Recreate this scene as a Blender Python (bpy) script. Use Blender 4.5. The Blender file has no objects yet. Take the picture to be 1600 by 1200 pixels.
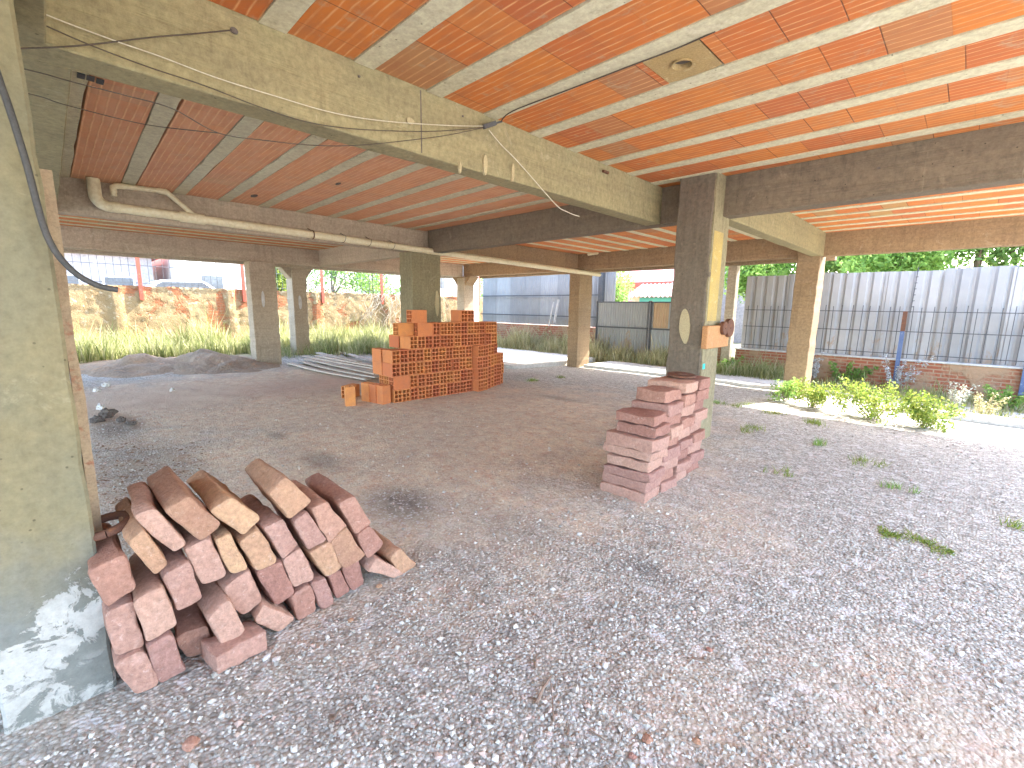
import bpy, bmesh, math, random
import numpy as np
from mathutils import Vector, Matrix, noise as mnoise

random.seed(7)
rng = np.random.default_rng(11)
scene = bpy.context.scene
COL = scene.collection
R = math.radians

# ------------------------------------------------------------------ camera
W_, H_ = 1600.0, 1200.0
F = 710.36
CAM = np.array([0.0, 0.0, 1.5])
def cam_axes(yaw, pit, rol):
    fwd = np.array([-math.sin(yaw) * math.cos(pit), math.cos(yaw) * math.cos(pit), -math.sin(pit)])
    right = np.array([math.cos(yaw), math.sin(yaw), 0.0])
    up = np.cross(right, fwd)
    c, s = math.cos(rol), math.sin(rol)
    return c * right + s * up, -s * right + c * up, fwd
CR, CU, CF = cam_axes(R(44.665), R(9.593), R(0.816))
cam_d = bpy.data.cameras.new("camera")
cam_d.sensor_width = 36.0
cam_d.lens = 36.0 * F / W_
cam_d.clip_start = 0.05
cam_d.clip_end = 1500.0
cam = bpy.data.objects.new("camera", cam_d)
M = Matrix(((CR[0], CU[0], -CF[0], CAM[0]), (CR[1], CU[1], -CF[1], CAM[1]), (CR[2], CU[2], -CF[2], CAM[2]), (0, 0, 0, 1)))
cam.matrix_world = M
COL.objects.link(cam)
scene.camera = cam

# surveying helpers: where the sight line through a photo point meets a known plane
def ray(x, y): return CF * F + CR * (x - 800.0) - CU * (y - 600.0)
def on_z(x, y, z=0.0):
    d = ray(x, y); return CAM + d * ((z - CAM[2]) / d[2])
def on_x(x, y, X):
    d = ray(x, y); return CAM + d * (X / d[0])
def on_y(x, y, Y):
    d = ray(x, y); return CAM + d * (Y / d[1])

# ------------------------------------------------------------------ object helpers
def tag(o, label=None, cat=None, group=None, kind=None):
    if label: o["label"] = label
    if cat: o["category"] = cat
    if group: o["group"] = group
    if kind: o["kind"] = kind
    return o
def empty(name, loc=(0, 0, 0)):
    o = bpy.data.objects.new(name, None)
    o.empty_display_size = 0.1
    o.location = loc
    COL.objects.link(o)
    return o
def link_mesh(name, me, parent=None, loc=None):
    o = bpy.data.objects.new(name, me)
    if loc is not None: o.location = loc
    COL.objects.link(o)
    if parent is not None: o.parent = parent
    return o
class MB:
    """collects shapes and links them as ONE mesh object (world coordinates in, base-centred origin out)"""
    def __init__(s): s.v = []; s.f = []; s.smooth = False
    def add(s, v, f):
        n = len(s.v); s.v += [tuple(map(float, p)) for p in v]; s.f += [tuple(i + n for i in q) for q in f]; return s
    def box(s, x0, x1, y0, y1, z0, z1):
        return s.add([(x0, y0, z0), (x1, y0, z0), (x1, y1, z0), (x0, y1, z0), (x0, y0, z1), (x1, y0, z1), (x1, y1, z1), (x0, y1, z1)],
                     [(0, 3, 2, 1), (4, 5, 6, 7), (0, 1, 5, 4), (1, 2, 6, 5), (2, 3, 7, 6), (3, 0, 4, 7)])
    def tube(s, pts, r, n=8, cap=True, r2=None):
        pts = [Vector(p) for p in pts]; m = len(pts); rings = []
        up = Vector((0, 0, 1)); prev = None
        for i, p in enumerate(pts):
            t = (pts[min(i + 1, m - 1)] - pts[max(i - 1, 0)]).normalized()
            if prev is None:
                a = t.orthogonal().normalized()
            else:
                a = prev - t * prev.dot(t)
                a = a.normalized() if a.length > 1e-6 else t.orthogonal().normalized()
            prev = a; b = t.cross(a)
            rr = r if r2 is None else r + (r2 - r) * i / max(1, m - 1)
            if callable(r): rr = r(i / max(1, m - 1))
            rings.append([p + (a * math.cos(6.28318 * k / n) + b * math.sin(6.28318 * k / n)) * rr for k in range(n)])
        v = [q for ring in rings for q in ring]; f = []
        for i in range(m - 1):
            for k in range(n):
                f.append((i * n + k, i * n + (k + 1) % n, (i + 1) * n + (k + 1) % n, (i + 1) * n + k))
        if cap:
            f.append(tuple(range(n - 1, -1, -1))); f.append(tuple((m - 1) * n + k for k in range(n)))
        return s.add(v, f)
    def cyl(s, c, axis, r, h, n=24):
        c = Vector(c); a = Vector(axis).normalized()
        return s.tube([c - a * h / 2, c + a * h / 2], r, n)
    def bar(s, p, q, w, h=None):
        """rectangular bar between two points"""
        h = h or w; p = Vector(p); q = Vector(q); t = (q - p).normalized()
        side = t.cross(Vector((0, 0, 1)))
        side = Vector((1, 0, 0)) if side.length < 1e-4 else side.normalized()
        up = side.cross(t)
        v = []
        for e in (p, q):
            for a, b in ((-1, -1), (1, -1), (1, 1), (-1, 1)): v.append(e + side * a * w / 2 + up * b * h / 2)
        return s.add(v, [(3, 2, 1, 0), (4, 5, 6, 7), (0, 1, 5, 4), (1, 2, 6, 5), (2, 3, 7, 6), (3, 0, 4, 7)])
    def build(s, name, mat, parent=None, bevel=0.0, smooth=None, origin=None):
        v = np.array(s.v)
        if parent is not None: o0 = np.array(parent.matrix_world.translation) if False else np.zeros(3)
        if origin is None:
            c = (v.min(0) + v.max(0)) / 2; c[2] = v[:, 2].min()
        else: c = np.array(origin, float)
        me = bpy.data.meshes.new(name)
        me.from_pydata([tuple(p) for p in (v - c)], [], s.f)
        bm = bmesh.new(); bm.from_mesh(me); bmesh.ops.recalc_face_normals(bm, faces=bm.faces)
        if bevel:
            bmesh.ops.bevel(bm, geom=[e for e in bm.edges if len(e.link_faces) == 2 and e.calc_face_angle(0) > 0.6], offset=bevel, segments=1, affect='EDGES')
        bm.to_mesh(me); bm.free()
        if smooth:
            me.polygons.foreach_set("use_smooth", [True] * len(me.polygons))
            try: me.set_sharp_from_angle(angle=R(smooth))
            except Exception: pass
        me.materials.append(mat)
        loc = Vector(c)
        if parent is not None:
            p = parent
            while p is not None:
                loc = loc - p.location; p = p.parent
        return link_mesh(name, me, parent, loc)
def raw_mesh(name, verts, faces, mat, parent=None, smooth=False):
    me = bpy.data.meshes.new(name)
    me.from_pydata([tuple(p) for p in verts], [], [tuple(q) for q in faces])
    if smooth: me.polygons.foreach_set("use_smooth", [True] * len(me.polygons))
    me.materials.append(mat)
    o = link_mesh(name, me, parent)
    if parent is not None:
        loc = Vector((0, 0, 0)); p = parent
        while p is not None:
            loc = loc - p.location; p = p.parent
        o.location = loc
    return o

# ------------------------------------------------------------------ materials
class NT:
    def __init__(s, name):
        s.m = bpy.data.materials.new(name); s.m.use_nodes = True
        s.t = s.m.node_tree; s.n = s.t.nodes; s.l = s.t.links
        s.b = s.n["Principled BSDF"]; s.out = s.n["Material Output"]
    def N(s, kind, **kw):
        n = s.n.new(kind)
        for k, v in kw.items():
            if hasattr(n, k) and not k[0].isupper(): setattr(n, k, v)
            else: n.inputs[k.replace("_", " ")].default_value = v
        return n
    def L(s, a, b): s.l.new(a, b)
    def coord(s, kind="Object"): return s.N("ShaderNodeTexCoord").outputs[kind]
    def pos(s): return s.N("ShaderNodeNewGeometry").outputs["Position"]
    def mapping(s, vec, scale=(1, 1, 1), loc=(0, 0, 0), rot=(0, 0, 0)):
        n = s.N("ShaderNodeMapping"); n.inputs["Scale"].default_value = scale; n.inputs["Location"].default_value = loc; n.inputs["Rotation"].default_value = rot
        s.L(vec, n.inputs["Vector"]); return n.outputs["Vector"]
    def noise(s, vec, scale, detail=5, rough=0.6, dist=0.0):
        n = s.N("ShaderNodeTexNoise"); n.inputs["Scale"].default_value = scale; n.inputs["Detail"].default_value = detail
        n.inputs["Roughness"].default_value = rough; n.inputs["Distortion"].default_value = dist
        s.L(vec, n.inputs["Vector"]); return n.outputs["Fac"]
    def voro(s, vec, scale, feature='F1', out="Color"):
        n = s.N("ShaderNodeTexVoronoi"); n.feature = feature; n.inputs["Scale"].default_value = scale
        s.L(vec, n.inputs["Vector"]); return n.outputs[out]
    def ramp(s, fac, stops, interp='LINEAR'):
        n = s.N("ShaderNodeValToRGB"); cr = n.color_ramp; cr.interpolation = interp
        while len(cr.elements) < len(stops): cr.elements.new(0.5)
        for e, (p, c) in zip(cr.elements, stops):
            e.position = p; e.color = (*c, 1) if not isinstance(c, (int, float)) else (c, c, c, 1)
        s.L(fac, n.inputs["Fac"]); return n.outputs["Color"]
    def mix(s, fac, a, b, mode='MIX'):
        n = s.N("ShaderNodeMix", data_type='RGBA', blend_type=mode)
        for i, x in ((6, a), (7, b)):
            if isinstance(x, (tuple, list)): n.inputs[i].default_value = (*x, 1)
            else: s.L(x, n.inputs[i])
        if isinstance(fac, (int, float)): n.inputs[0].default_value = fac
        else: s.L(fac, n.inputs[0])
        return n.outputs[2]
    def math(s, op, a, b=None, c=None, clamp=False):
        n = s.N("ShaderNodeMath", operation=op); n.use_clamp = clamp
        for i, x in enumerate((a, b, c)):
            if x is None: continue
            if isinstance(x, (int, float)): n.inputs[i].default_value = x
            else: s.L(x, n.inputs[i])
        return n.outputs[0]
    def sep(s, vec):
        n = s.N("ShaderNodeSeparateXYZ"); s.L(vec, n.inputs[0]); return n.outputs
    def comb(s, x, y, z):
        n = s.N("ShaderNodeCombineXYZ")
        for i, v in enumerate((x, y, z)):
            if isinstance(v, (int, float)): n.inputs[i].default_value = v
            else: s.L(v, n.inputs[i])
        return n.outputs[0]
    def objrand(s): return s.N("ShaderNodeObjectInfo").outputs["Random"]
    def bump(s, h, strength=0.4, dist=0.01, prev=None):
        n = s.N("ShaderNodeBump"); n.inputs["Strength"].default_value = strength; n.inputs["Distance"].default_value = dist
        s.L(h, n.inputs["Height"])
        if prev is not None: s.L(prev, n.inputs["Normal"])
        return n.outputs["Normal"]
    def done(s, color, rough=0.85, normal=None, spec=0.3):
        if isinstance(color, (tuple, list)): s.b.inputs["Base Color"].default_value = (*color, 1)
        else: s.L(color, s.b.inputs["Base Color"])
        if isinstance(rough, (int, float)): s.b.inputs["Roughness"].default_value = rough
        else: s.L(rough, s.b.inputs["Roughness"])
        s.b.inputs["Specular IOR Level"].default_value = spec
        if normal is not None: s.L(normal, s.b.inputs["Normal"])
        return s.m
def rough_mat(name, c1, c2, scale=3.0, rough=0.85, bump=0.3, bscale=40.0, bdist=0.004, c3=None, spec=0.25, rnd=0.0):
    t = NT(name); p = t.pos()
    col = t.mix(t.ramp(t.noise(p, scale, 6, 0.65), [(0.32, 0.0), (0.68, 1.0)]), c1, c2)
    fine = t.noise(p, scale * 14, 4, 0.7)
    if c3: col = t.mix(t.ramp(t.noise(p, scale * 2.3, 4, 0.6, 0.5), [(0.58, 0.0), (0.70, 0.8)]), col, c3)
    col = t.mix(0.35, col, t.ramp(fine, [(0.3, 0.25), (0.7, 0.9)]), 'OVERLAY')
    if rnd:
        k = t.math('MULTIPLY_ADD', t.objrand(), rnd, 1 - rnd / 2)
        g = t.N("ShaderNodeHueSaturation"); t.L(k, g.inputs["Value"]); t.L(col, g.inputs["Color"]); col = g.outputs[0]
    nb = t.noise(p, bscale, 5, 0.7)
    return t.done(col, rough, t.bump(nb, bump, bdist), spec)

def concrete(name, c1, c2, stain, pale=None, vert=False):
    """cast concrete: cloudy cement colours, board marks along the pour, air holes, drips and mortar smears"""
    t = NT(name); p = t.pos()
    big = t.noise(p, 0.9, 5, 0.62, 0.3)
    col = t.mix(t.ramp(big, [(0.34, 0.0), (0.66, 1.0)]), c1, c2)
    lng = t.mapping(p, (7, 7, 0.5) if vert else (0.5, 0.5, 9))
    brd = t.noise(lng, 1.5, 5, 0.7, 0.2)
    col = t.mix(t.ramp(brd, [(0.46, 0.0), (0.74, 0.75)]), col, stain)
    drp = t.noise(t.mapping(p, (4.5, 4.5, 0.55)), 1.8, 6, 0.75, 0.5)
    col = t.mix(t.ramp(drp, [(0.54, 0.0), (0.70, 0.55)]), col, tuple(k * 0.72 for k in stain))
    if pale:
        col = t.mix(t.ramp(t.noise(p, 2.6, 6, 0.75, 1.4), [(0.60, 0.0), (0.66, 0.6)]), col, pale)
        col = t.mix(t.ramp(t.noise(t.mapping(p, (9, 9, 2.0)), 1.3, 6, 0.7, 1.0), [(0.66, 0.0), (0.69, 0.7)]), col, pale)
    fine = t.noise(p, 26, 6, 0.78)
    col = t.mix(0.5, col, t.ramp(fine, [(0.3, 0.28), (0.7, 0.85)]), 'OVERLAY')
    v = t.N("ShaderNodeTexVoronoi"); v.inputs["Scale"].default_value = 17; v.inputs["Randomness"].default_value = 1.0; t.L(p, v.inputs["Vector"])
    hol = t.ramp(v.outputs["Distance"], [(0.07, 0.0), (0.11, 1.0)])
    sp = t.N("ShaderNodeSeparateColor"); t.L(v.outputs["Color"], sp.inputs[0])
    hol = t.math('MAXIMUM', hol, t.math('LESS_THAN', sp.outputs[0], 0.55))
    col = t.mix(0.55, col, hol, 'MULTIPLY')
    h = t.math('ADD', t.math('MULTIPLY', fine, 0.6), t.math('MULTIPLY', hol, 0.9))
    h = t.math('ADD', h, t.math('MULTIPLY', t.noise(p, 5, 4, 0.6), 1.6))
    h = t.math('ADD', h, t.math('MULTIPLY', t.ramp(brd, [(0.45, 0.0), (0.55, 1.0)]), 0.7))
    return t.done(col, 0.88, t.bump(h, 0.5, 0.008), 0.25)

CONC = concrete("concrete_beam", (0.32, 0.275, 0.15), (0.265, 0.23, 0.13), (0.22, 0.187, 0.11), pale=(0.38, 0.335, 0.215))
CONC_V = concrete("concrete_column", (0.28, 0.24, 0.14), (0.225, 0.195, 0.12), (0.19, 0.16, 0.10), pale=(0.35, 0.31, 0.21), vert=True)
CONC_SHADE_V = concrete("concrete_column_shaded", (0.175, 0.14, 0.105), (0.14, 0.115, 0.085), (0.12, 0.095, 0.07), pale=(0.22, 0.18, 0.13), vert=True)  # darker column copy: shade of the central column's front put into the colour
CONC_SHADE = concrete("concrete_beam_shaded", (0.20, 0.158, 0.11), (0.16, 0.13, 0.093), (0.13, 0.105, 0.077), pale=(0.26, 0.215, 0.15))  # darker beam copy: shade on the cross beam's face put into the colour
CONC_T = concrete("concrete_tan", (0.32, 0.225, 0.13), (0.27, 0.19, 0.115), (0.23, 0.16, 0.10), pale=(0.36, 0.28, 0.19))
CONC_J = concrete("concrete_joist", (0.62, 0.57, 0.40), (0.55, 0.50, 0.35), (0.46, 0.42, 0.28), pale=(0.68, 0.63, 0.48))
CONC_G = concrete("concrete_grey", (0.47, 0.385, 0.285), (0.39, 0.32, 0.24), (0.33, 0.27, 0.20), pale=(0.53, 0.46, 0.36))

def near_column_mat():
    t = NT("concrete_near_column"); p = t.pos(); x, y, z = t.sep(p)
    big = t.noise(p, 1.6, 6, 0.65, 0.4)
    col = t.mix(t.ramp(big, [(0.35, 0.0), (0.62, 1.0)]), (0.215, 0.18, 0.098), (0.175, 0.158, 0.10))
    s = t.mapping(p, (5, 5, 0.5))
    col = t.mix(t.ramp(t.noise(s, 2.2, 5, 0.7), [(0.5, 0.0), (0.75, 0.5)]), col, (0.145, 0.12, 0.07))
    v = t.N('ShaderNodeTexVoronoi'); v.inputs['Scale'].default_value = 20; t.L(p, v.inputs['Vector'])
    hol = t.ramp(v.outputs['Distance'], [(0.06, 0.4), (0.10, 1.0)])
    col = t.mix(0.7, col, hol, 'MULTIPLY')
    col = t.mix(t.ramp(t.noise(p, 3.4, 6, 0.75, 1.0), [(0.60, 0.0), (0.65, 0.5)]), col, (0.27, 0.24, 0.15))
    fine = t.noise(p, 30, 5, 0.75)
    wob = t.math('MULTIPLY_ADD', t.noise(p, 5, 4, 0.6), 0.5, z)
    grey = t.ramp(wob, [(0.62, 1.0), (1.05, 0.0)])
    col = t.mix(grey, col, (0.175, 0.18, 0.16))
    # peeling lime-wash: ragged patches low on the shaft
    low = t.ramp(t.math('ABSOLUTE', t.math('ADD', t.math('MULTIPLY_ADD', y, -0.9, z), -0.40)), [(0.10, 1.0), (0.27, 0.0)])
    pn = t.ramp(t.math('MULTIPLY', t.math('MULTIPLY_ADD', low, 0.6, 0.4), t.noise(p, 11, 7, 0.72, 0.8)), [(0.445, 0.0), (0.47, 1.0)])
    pn = t.math('MULTIPLY', pn, low)
    low2 = t.ramp(z, [(0.10, 1.0), (0.2, 0.0)])
    pn2 = t.math('MULTIPLY', low2, t.ramp(t.noise(p, 9, 7, 0.7, 0.5), [(0.47, 0.0), (0.52, 0.9)]))
    pt = t.math('MAXIMUM', pn, pn2)
    col = t.mix(pt, col, (0.40, 0.39, 0.355))
    col = t.mix(0.35, col, t.ramp(fine, [(0.3, 0.3), (0.7, 0.85)]), 'OVERLAY')
    h = t.math('ADD', t.math('MULTIPLY', fine, 0.5), t.math('MULTIPLY', pt, 0.6))
    h = t.math('ADD', h, t.math('MULTIPLY', t.noise(p, 6, 4, 0.6), 1.4))
    return t.done(col, 0.88, t.bump(h, 0.5, 0.008), 0.25)
CONC_N = near_column_mat()

def tile_mat(name, dull=0.0):
    """clay ceiling fillers: short hollow tiles in a row (local x), ribs along the row"""
    t = NT(name); c = t.coord("Object"); x, y, z = t.sep(c); r = t.objrand()
    off = t.math('MULTIPLY', r, 7.3)
    xs = t.math('DIVIDE', t.math('ADD', x, off), 0.26)
    cell = t.math('FLOOR', xs)
    wn = t.N("ShaderNodeTexWhiteNoise", noise_dimensions='2D'); t.L(t.comb(cell, off, 0), wn.inputs["Vector"])
    wv = wn.outputs["Value"]
    col = t.ramp(wv, [(0.0, (0.50, 0.14, 0.05)), (0.3, (0.58, 0.17, 0.045)), (0.62, (0.64, 0.21, 0.045)), (0.86, (0.58, 0.20, 0.06)), (0.94, (0.44, 0.20, 0.09)), (1.0, (0.46, 0.28, 0.11))])
    p = t.pos()
    cloud = t.noise(t.mapping(c, (1.6, 4, 4)), 2.4, 5, 0.65)
    col = t.mix(t.ramp(cloud, [(0.44, 0.0), (0.72, 0.65)]), col, (0.38, 0.15, 0.07))
    # ribs: 9 across the 0.37 m width
    yw = t.math('MULTIPLY_ADD', t.math('SUBTRACT', t.noise(t.mapping(c, (5, 5, 1)), 1.0, 2), 0.5), 0.016, y)
    fy = t.math('FRACT', t.math('MULTIPLY', t.math('ADD', yw, 10.0), 1 / 0.054))
    rib = t.math('ABSOLUTE', t.math('ADD', fy, -0.5))
    line = t.ramp(rib, [(0.0, 1.0), (0.07, 0.6), (0.15, 0.0)])
    brk = t.ramp(t.noise(t.mapping(c, (7, 60, 1)), 1.0, 3, 0.6), [(0.42, 0.0), (0.6, 1.0)])
    lm = t.math('MULTIPLY', line, t.math('MULTIPLY_ADD', brk, 0.62, 0.22))
    col = t.mix(lm, col, (0.78, 0.44, 0.20))
    # joints between tiles
    fx = t.math('FRACT', xs)
    jt = t.ramp(t.math('ABSOLUTE', t.math('ADD', fx, -0.5)), [(0.487, 0.0), (0.494, 0.9)])
    wn2 = t.N('ShaderNodeTexWhiteNoise', noise_dimensions='2D'); t.L(t.comb(t.math('FLOOR', t.math('ADD', xs, 0.5)), t.math('ADD', off, 3.3), 0), wn2.inputs['Vector'])
    jt = t.math('MULTIPLY', jt, t.ramp(wn2.outputs['Value'], [(0.25, 0.12), (0.9, 1.0)]))
    col = t.mix(jt, col, (0.12, 0.05, 0.03))
    cem = t.ramp(t.noise(c, 4.5, 6, 0.74, 1.0), [(0.56, 0.0), (0.70, 0.55)])
    col = t.mix(cem, col, (0.44, 0.35, 0.23))
    if dull: col = t.mix(t.math('MULTIPLY_ADD', t.noise(t.mapping(c, (2, 9, 1)), 1.3, 5, 0.7, 0.6), 0.9, dull - 0.35), col, (0.78, 0.44, 0.28))
    if dull: col = t.mix(t.math('MULTIPLY', lm, 0.85), col, (0.86, 0.56, 0.30))
    h = t.math('ADD', t.math('MULTIPLY', line, 0.6), t.math('MULTIPLY', jt, -1.2))
    h = t.math('ADD', h, t.math('MULTIPLY', t.noise(p, 60, 3, 0.7), 0.35))
    return t.done(col, 0.8, t.bump(h, 0.55, 0.006), 0.3)
TILE = tile_mat("clay_ceiling_tile")
TILE_D = tile_mat("clay_ceiling_tile_dusty", 0.5)
TILE_P = tile_mat("clay_ceiling_tile_pale", 0.0)

def clay_brick_mat():
    t = NT("hollow_brick_clay"); c = t.coord("Object"); p = t.pos()
    r = t.objrand()
    col = t.ramp(r, [(0.0, (0.52, 0.15, 0.065)), (0.35, (0.60, 0.20, 0.075)), (0.7, (0.66, 0.24, 0.08)), (1.0, (0.68, 0.28, 0.085))])
    col = t.mix(t.ramp(t.noise(p, 9, 5, 0.65), [(0.4, 0.0), (0.75, 0.55)]), col, (0.42, 0.16, 0.09))
    fine = t.noise(p, 90, 4, 0.7)
    col = t.mix(0.3, col, t.ramp(fine, [(0.3, 0.3), (0.7, 0.85)]), 'OVERLAY')
    return t.done(col, 0.82, t.bump(fine, 0.25, 0.003), 0.3)
BRICK = clay_brick_mat()

def stone_mat(name, c1, c2, c3):
    t = NT(name); p = t.pos(); r = t.objrand()
    col = t.mix(t.ramp(t.noise(p, 7, 6, 0.68, 0.4), [(0.35, 0.0), (0.66, 1.0)]), c1, c2)
    col = t.mix(t.ramp(t.noise(p, 16, 5, 0.7, 0.6), [(0.56, 0.0), (0.70, 0.6)]), col, c3)
    g = t.N("ShaderNodeHueSaturation"); t.L(t.math('MULTIPLY_ADD', r, 0.34, 0.82), g.inputs["Value"])
    t.L(t.math('MULTIPLY_ADD', r, 0.016, 0.492), g.inputs["Hue"]); t.L(col, g.inputs["Color"]); col = g.outputs[0]
    fine = t.noise(p, 48, 7, 0.8)
    col = t.mix(0.5, col, t.ramp(fine, [(0.28, 0.2), (0.72, 0.9)]), 'OVERLAY')
    pit = t.ramp(t.voro(p, 120, 'F1', "Distance"), [(0.1, 0.0), (0.35, 1.0)])
    h = t.math('ADD', t.noise(p, 22, 6, 0.7), t.math('MULTIPLY', fine, 0.45))
    h = t.math('ADD', h, t.math('MULTIPLY', pit, 0.12))
    col = t.mix(t.ramp(t.noise(p, 33, 4, 0.7, 1.0), [(0.62, 0.0), (0.70, 0.5)]), col, (0.66, 0.50, 0.43))
    col = t.mix(t.ramp(t.noise(p, 27, 4, 0.7, 0.6), [(0.28, 0.4), (0.36, 0.0)]), col, (0.24, 0.13, 0.10))
    return t.done(col, 0.92, t.bump(h, 0.9, 0.014), 0.15)
ST_PINK = stone_mat("sandstone_pink", (0.43, 0.255, 0.20), (0.38, 0.215, 0.165), (0.49, 0.32, 0.26))
ST_RED = stone_mat("sandstone_red", (0.39, 0.21, 0.155), (0.33, 0.175, 0.13), (0.45, 0.27, 0.21))
ST_OCHRE = stone_mat("sandstone_ochre", (0.45, 0.27, 0.165), (0.40, 0.225, 0.145), (0.47, 0.31, 0.21))

PVC = rough_mat("pvc_pipe", (0.74, 0.66, 0.44), (0.66, 0.58, 0.38), 2.0, 0.45, 0.08, 30, 0.002, c3=(0.56, 0.48, 0.31), spec=0.4)
BLACK_CABLE = rough_mat("black_cable_rubber", (0.045, 0.045, 0.045), (0.07, 0.065, 0.06), 6, 0.6, 0.1, 60, 0.001)
WIRE_D = rough_mat("dark_wire", (0.07, 0.055, 0.045), (0.10, 0.08, 0.06), 6, 0.6, 0.1, 60, 0.001)
WIRE_W = rough_mat("white_wire", (0.62, 0.58, 0.46), (0.52, 0.47, 0.36), 6, 0.5, 0.1, 60, 0.001)
RUST = rough_mat("rusty_iron", (0.16, 0.075, 0.045), (0.11, 0.055, 0.04), 14, 0.85, 0.4, 90, 0.003, c3=(0.24, 0.11, 0.05))
DARK_IRON = rough_mat("dark_iron", (0.07, 0.075, 0.08), (0.10, 0.10, 0.105), 9, 0.7, 0.2, 90, 0.002, c3=(0.14, 0.10, 0.08))
RED_PAINT = rough_mat("red_painted_steel", (0.42, 0.085, 0.05), (0.33, 0.075, 0.05), 6, 0.55, 0.2, 60, 0.002, c3=(0.5, 0.2, 0.14))
BLUE_PAINT = rough_mat("blue_painted_steel", (0.08, 0.12, 0.24), (0.11, 0.15, 0.26), 6, 0.5, 0.2, 60, 0.002, c3=(0.22, 0.26, 0.36))
WOOD_B = rough_mat("tan_timber", (0.46, 0.24, 0.105), (0.40, 0.20, 0.09), 5, 0.75, 0.2, 50, 0.003, c3=(0.5, 0.3, 0.16))
PLANK = rough_mat("weathered_plank", (0.52, 0.45, 0.37), (0.42, 0.36, 0.30), 4, 0.85, 0.35, 45, 0.004, c3=(0.33, 0.27, 0.21), rnd=0.3)
FORM_WOOD = rough_mat("formwork_wood", (0.36, 0.27, 0.17), (0.28, 0.2, 0.13), 7, 0.85, 0.5, 50, 0.005, c3=(0.26, 0.09, 0.05))
YELLOW = rough_mat("ochre_paint", (0.44, 0.32, 0.10), (0.36, 0.27, 0.11), 5, 0.75, 0.2, 40, 0.003, c3=(0.5, 0.4, 0.2))
PLASTER = rough_mat("pale_plaster_patch", (0.44, 0.37, 0.22), (0.40, 0.33, 0.20), 6, 0.85, 0.3, 60, 0.003)
CYAN = rough_mat("cyan_paint", (0.03, 0.55, 0.50), (0.04, 0.50, 0.46), 6, 0.6, 0.1, 60, 0.001)
STICK_M = rough_mat("dry_stick", (0.26, 0.19, 0.14), (0.18, 0.13, 0.10), 20, 0.9, 0.4, 80, 0.003, rnd=0.5)
WHITE_ST = rough_mat("white_stone", (0.66, 0.64, 0.60), (0.54, 0.52, 0.48), 18, 0.85, 0.4, 90, 0.004, rnd=0.3)
SLAB_W = rough_mat("pale_concrete_apron", (0.56, 0.54, 0.50), (0.48, 0.46, 0.42), 1.4, 0.9, 0.3, 40, 0.004, c3=(0.4, 0.37, 0.32))
ASH = rough_mat("ash_lump", (0.10, 0.085, 0.075), (0.17, 0.14, 0.12), 15, 0.95, 0.5, 60, 0.006)
BROWN_LEAF = rough_mat("dry_leaf", (0.30, 0.19, 0.12), (0.20, 0.125, 0.08), 20, 0.9, 0.3, 60, 0.003)
WHITE_WALL = rough_mat("white_house_wall", (0.60, 0.585, 0.57), (0.54, 0.525, 0.51), 0.8, 0.9, 0.2, 20, 0.004, c3=(0.55, 0.53, 0.5))
GREY_WALL = rough_mat("grey_house_wall", (0.30, 0.295, 0.305), (0.26, 0.255, 0.265), 0.8, 0.9, 0.2, 20, 0.004, c3=(0.4, 0.38, 0.38))
PINK_WALL = rough_mat("pink_house_wall", (0.62, 0.36, 0.33), (0.56, 0.31, 0.28), 0.8, 0.9, 0.2, 20, 0.004)
PINK_ROOF = rough_mat("pink_roof", (0.60, 0.26, 0.25), (0.52, 0.22, 0.21), 1.2, 0.8, 0.3, 20, 0.01, c3=(0.55, 0.33, 0.3))
BEIGE_WALL = rough_mat("beige_gable", (0.62, 0.52, 0.36), (0.56, 0.47, 0.33), 1.0, 0.9, 0.2, 20, 0.004)
RED_TRIM = rough_mat("red_fascia", (0.38, 0.10, 0.07), (0.32, 0.085, 0.06), 2, 0.8, 0.2, 20, 0.004)
TEAL = rough_mat("teal_shutter", (0.10, 0.36, 0.30), (0.08, 0.30, 0.26), 4, 0.6, 0.2, 30, 0.003)
GLASS_D = rough_mat("dark_window_glass", (0.08, 0.09, 0.10), (0.12, 0.13, 0.14), 1, 0.15, 0.02, 10, 0.001, spec=0.5)
CAR_P = rough_mat("pale_car_paint", (0.55, 0.57, 0.60), (0.52, 0.54, 0.57), 1, 0.3, 0.02, 10, 0.001, spec=0.5)
TYRE = rough_mat("tyre_rubber", (0.03, 0.03, 0.03), (0.05, 0.05, 0.05), 8, 0.8, 0.2, 60, 0.002)
BARK = rough_mat("bark", (0.16, 0.12, 0.09), (0.11, 0.08, 0.06), 9, 0.95, 0.6, 30, 0.02)

def sheet_mat(name, c1, c2, c3, seam):
    t = NT(name); p = t.pos(); r = t.objrand()
    col = t.mix(t.ramp(t.noise(p, 1.3, 5, 0.65), [(0.35, 0.0), (0.65, 1.0)]), c1, c2)
    s = t.mapping(p, (9, 9, 0.6))
    col = t.mix(t.ramp(t.noise(s, 1.5, 5, 0.7), [(0.55, 0.0), (0.75, 0.6)]), col, c3)
    x_, y_, z_ = t.sep(p)
    rz = t.math('MULTIPLY_ADD', t.noise(t.mapping(p, (2.2, 2.2, 0.8)), 1.6, 6, 0.75, 0.6), 1.6, t.math('MULTIPLY', z_, -0.22))
    col = t.mix(t.ramp(rz, [(0.70, 0.0), (0.82, 0.7)]), col, (0.33, 0.22, 0.13))
    g = t.N("ShaderNodeHueSaturation"); t.L(t.math('MULTIPLY_ADD', r, seam, 1 - seam / 2), g.inputs["Value"]); t.L(col, g.inputs["Color"])
    return t.done(g.outputs[0], 0.6, t.bump(t.noise(p, 8, 4, 0.6), 0.2, 0.01), 0.4)
SHEET_G = sheet_mat("grey_fibre_sheet", (0.40, 0.39, 0.385), (0.335, 0.33, 0.33), (0.29, 0.275, 0.255), 0.28)
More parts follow.
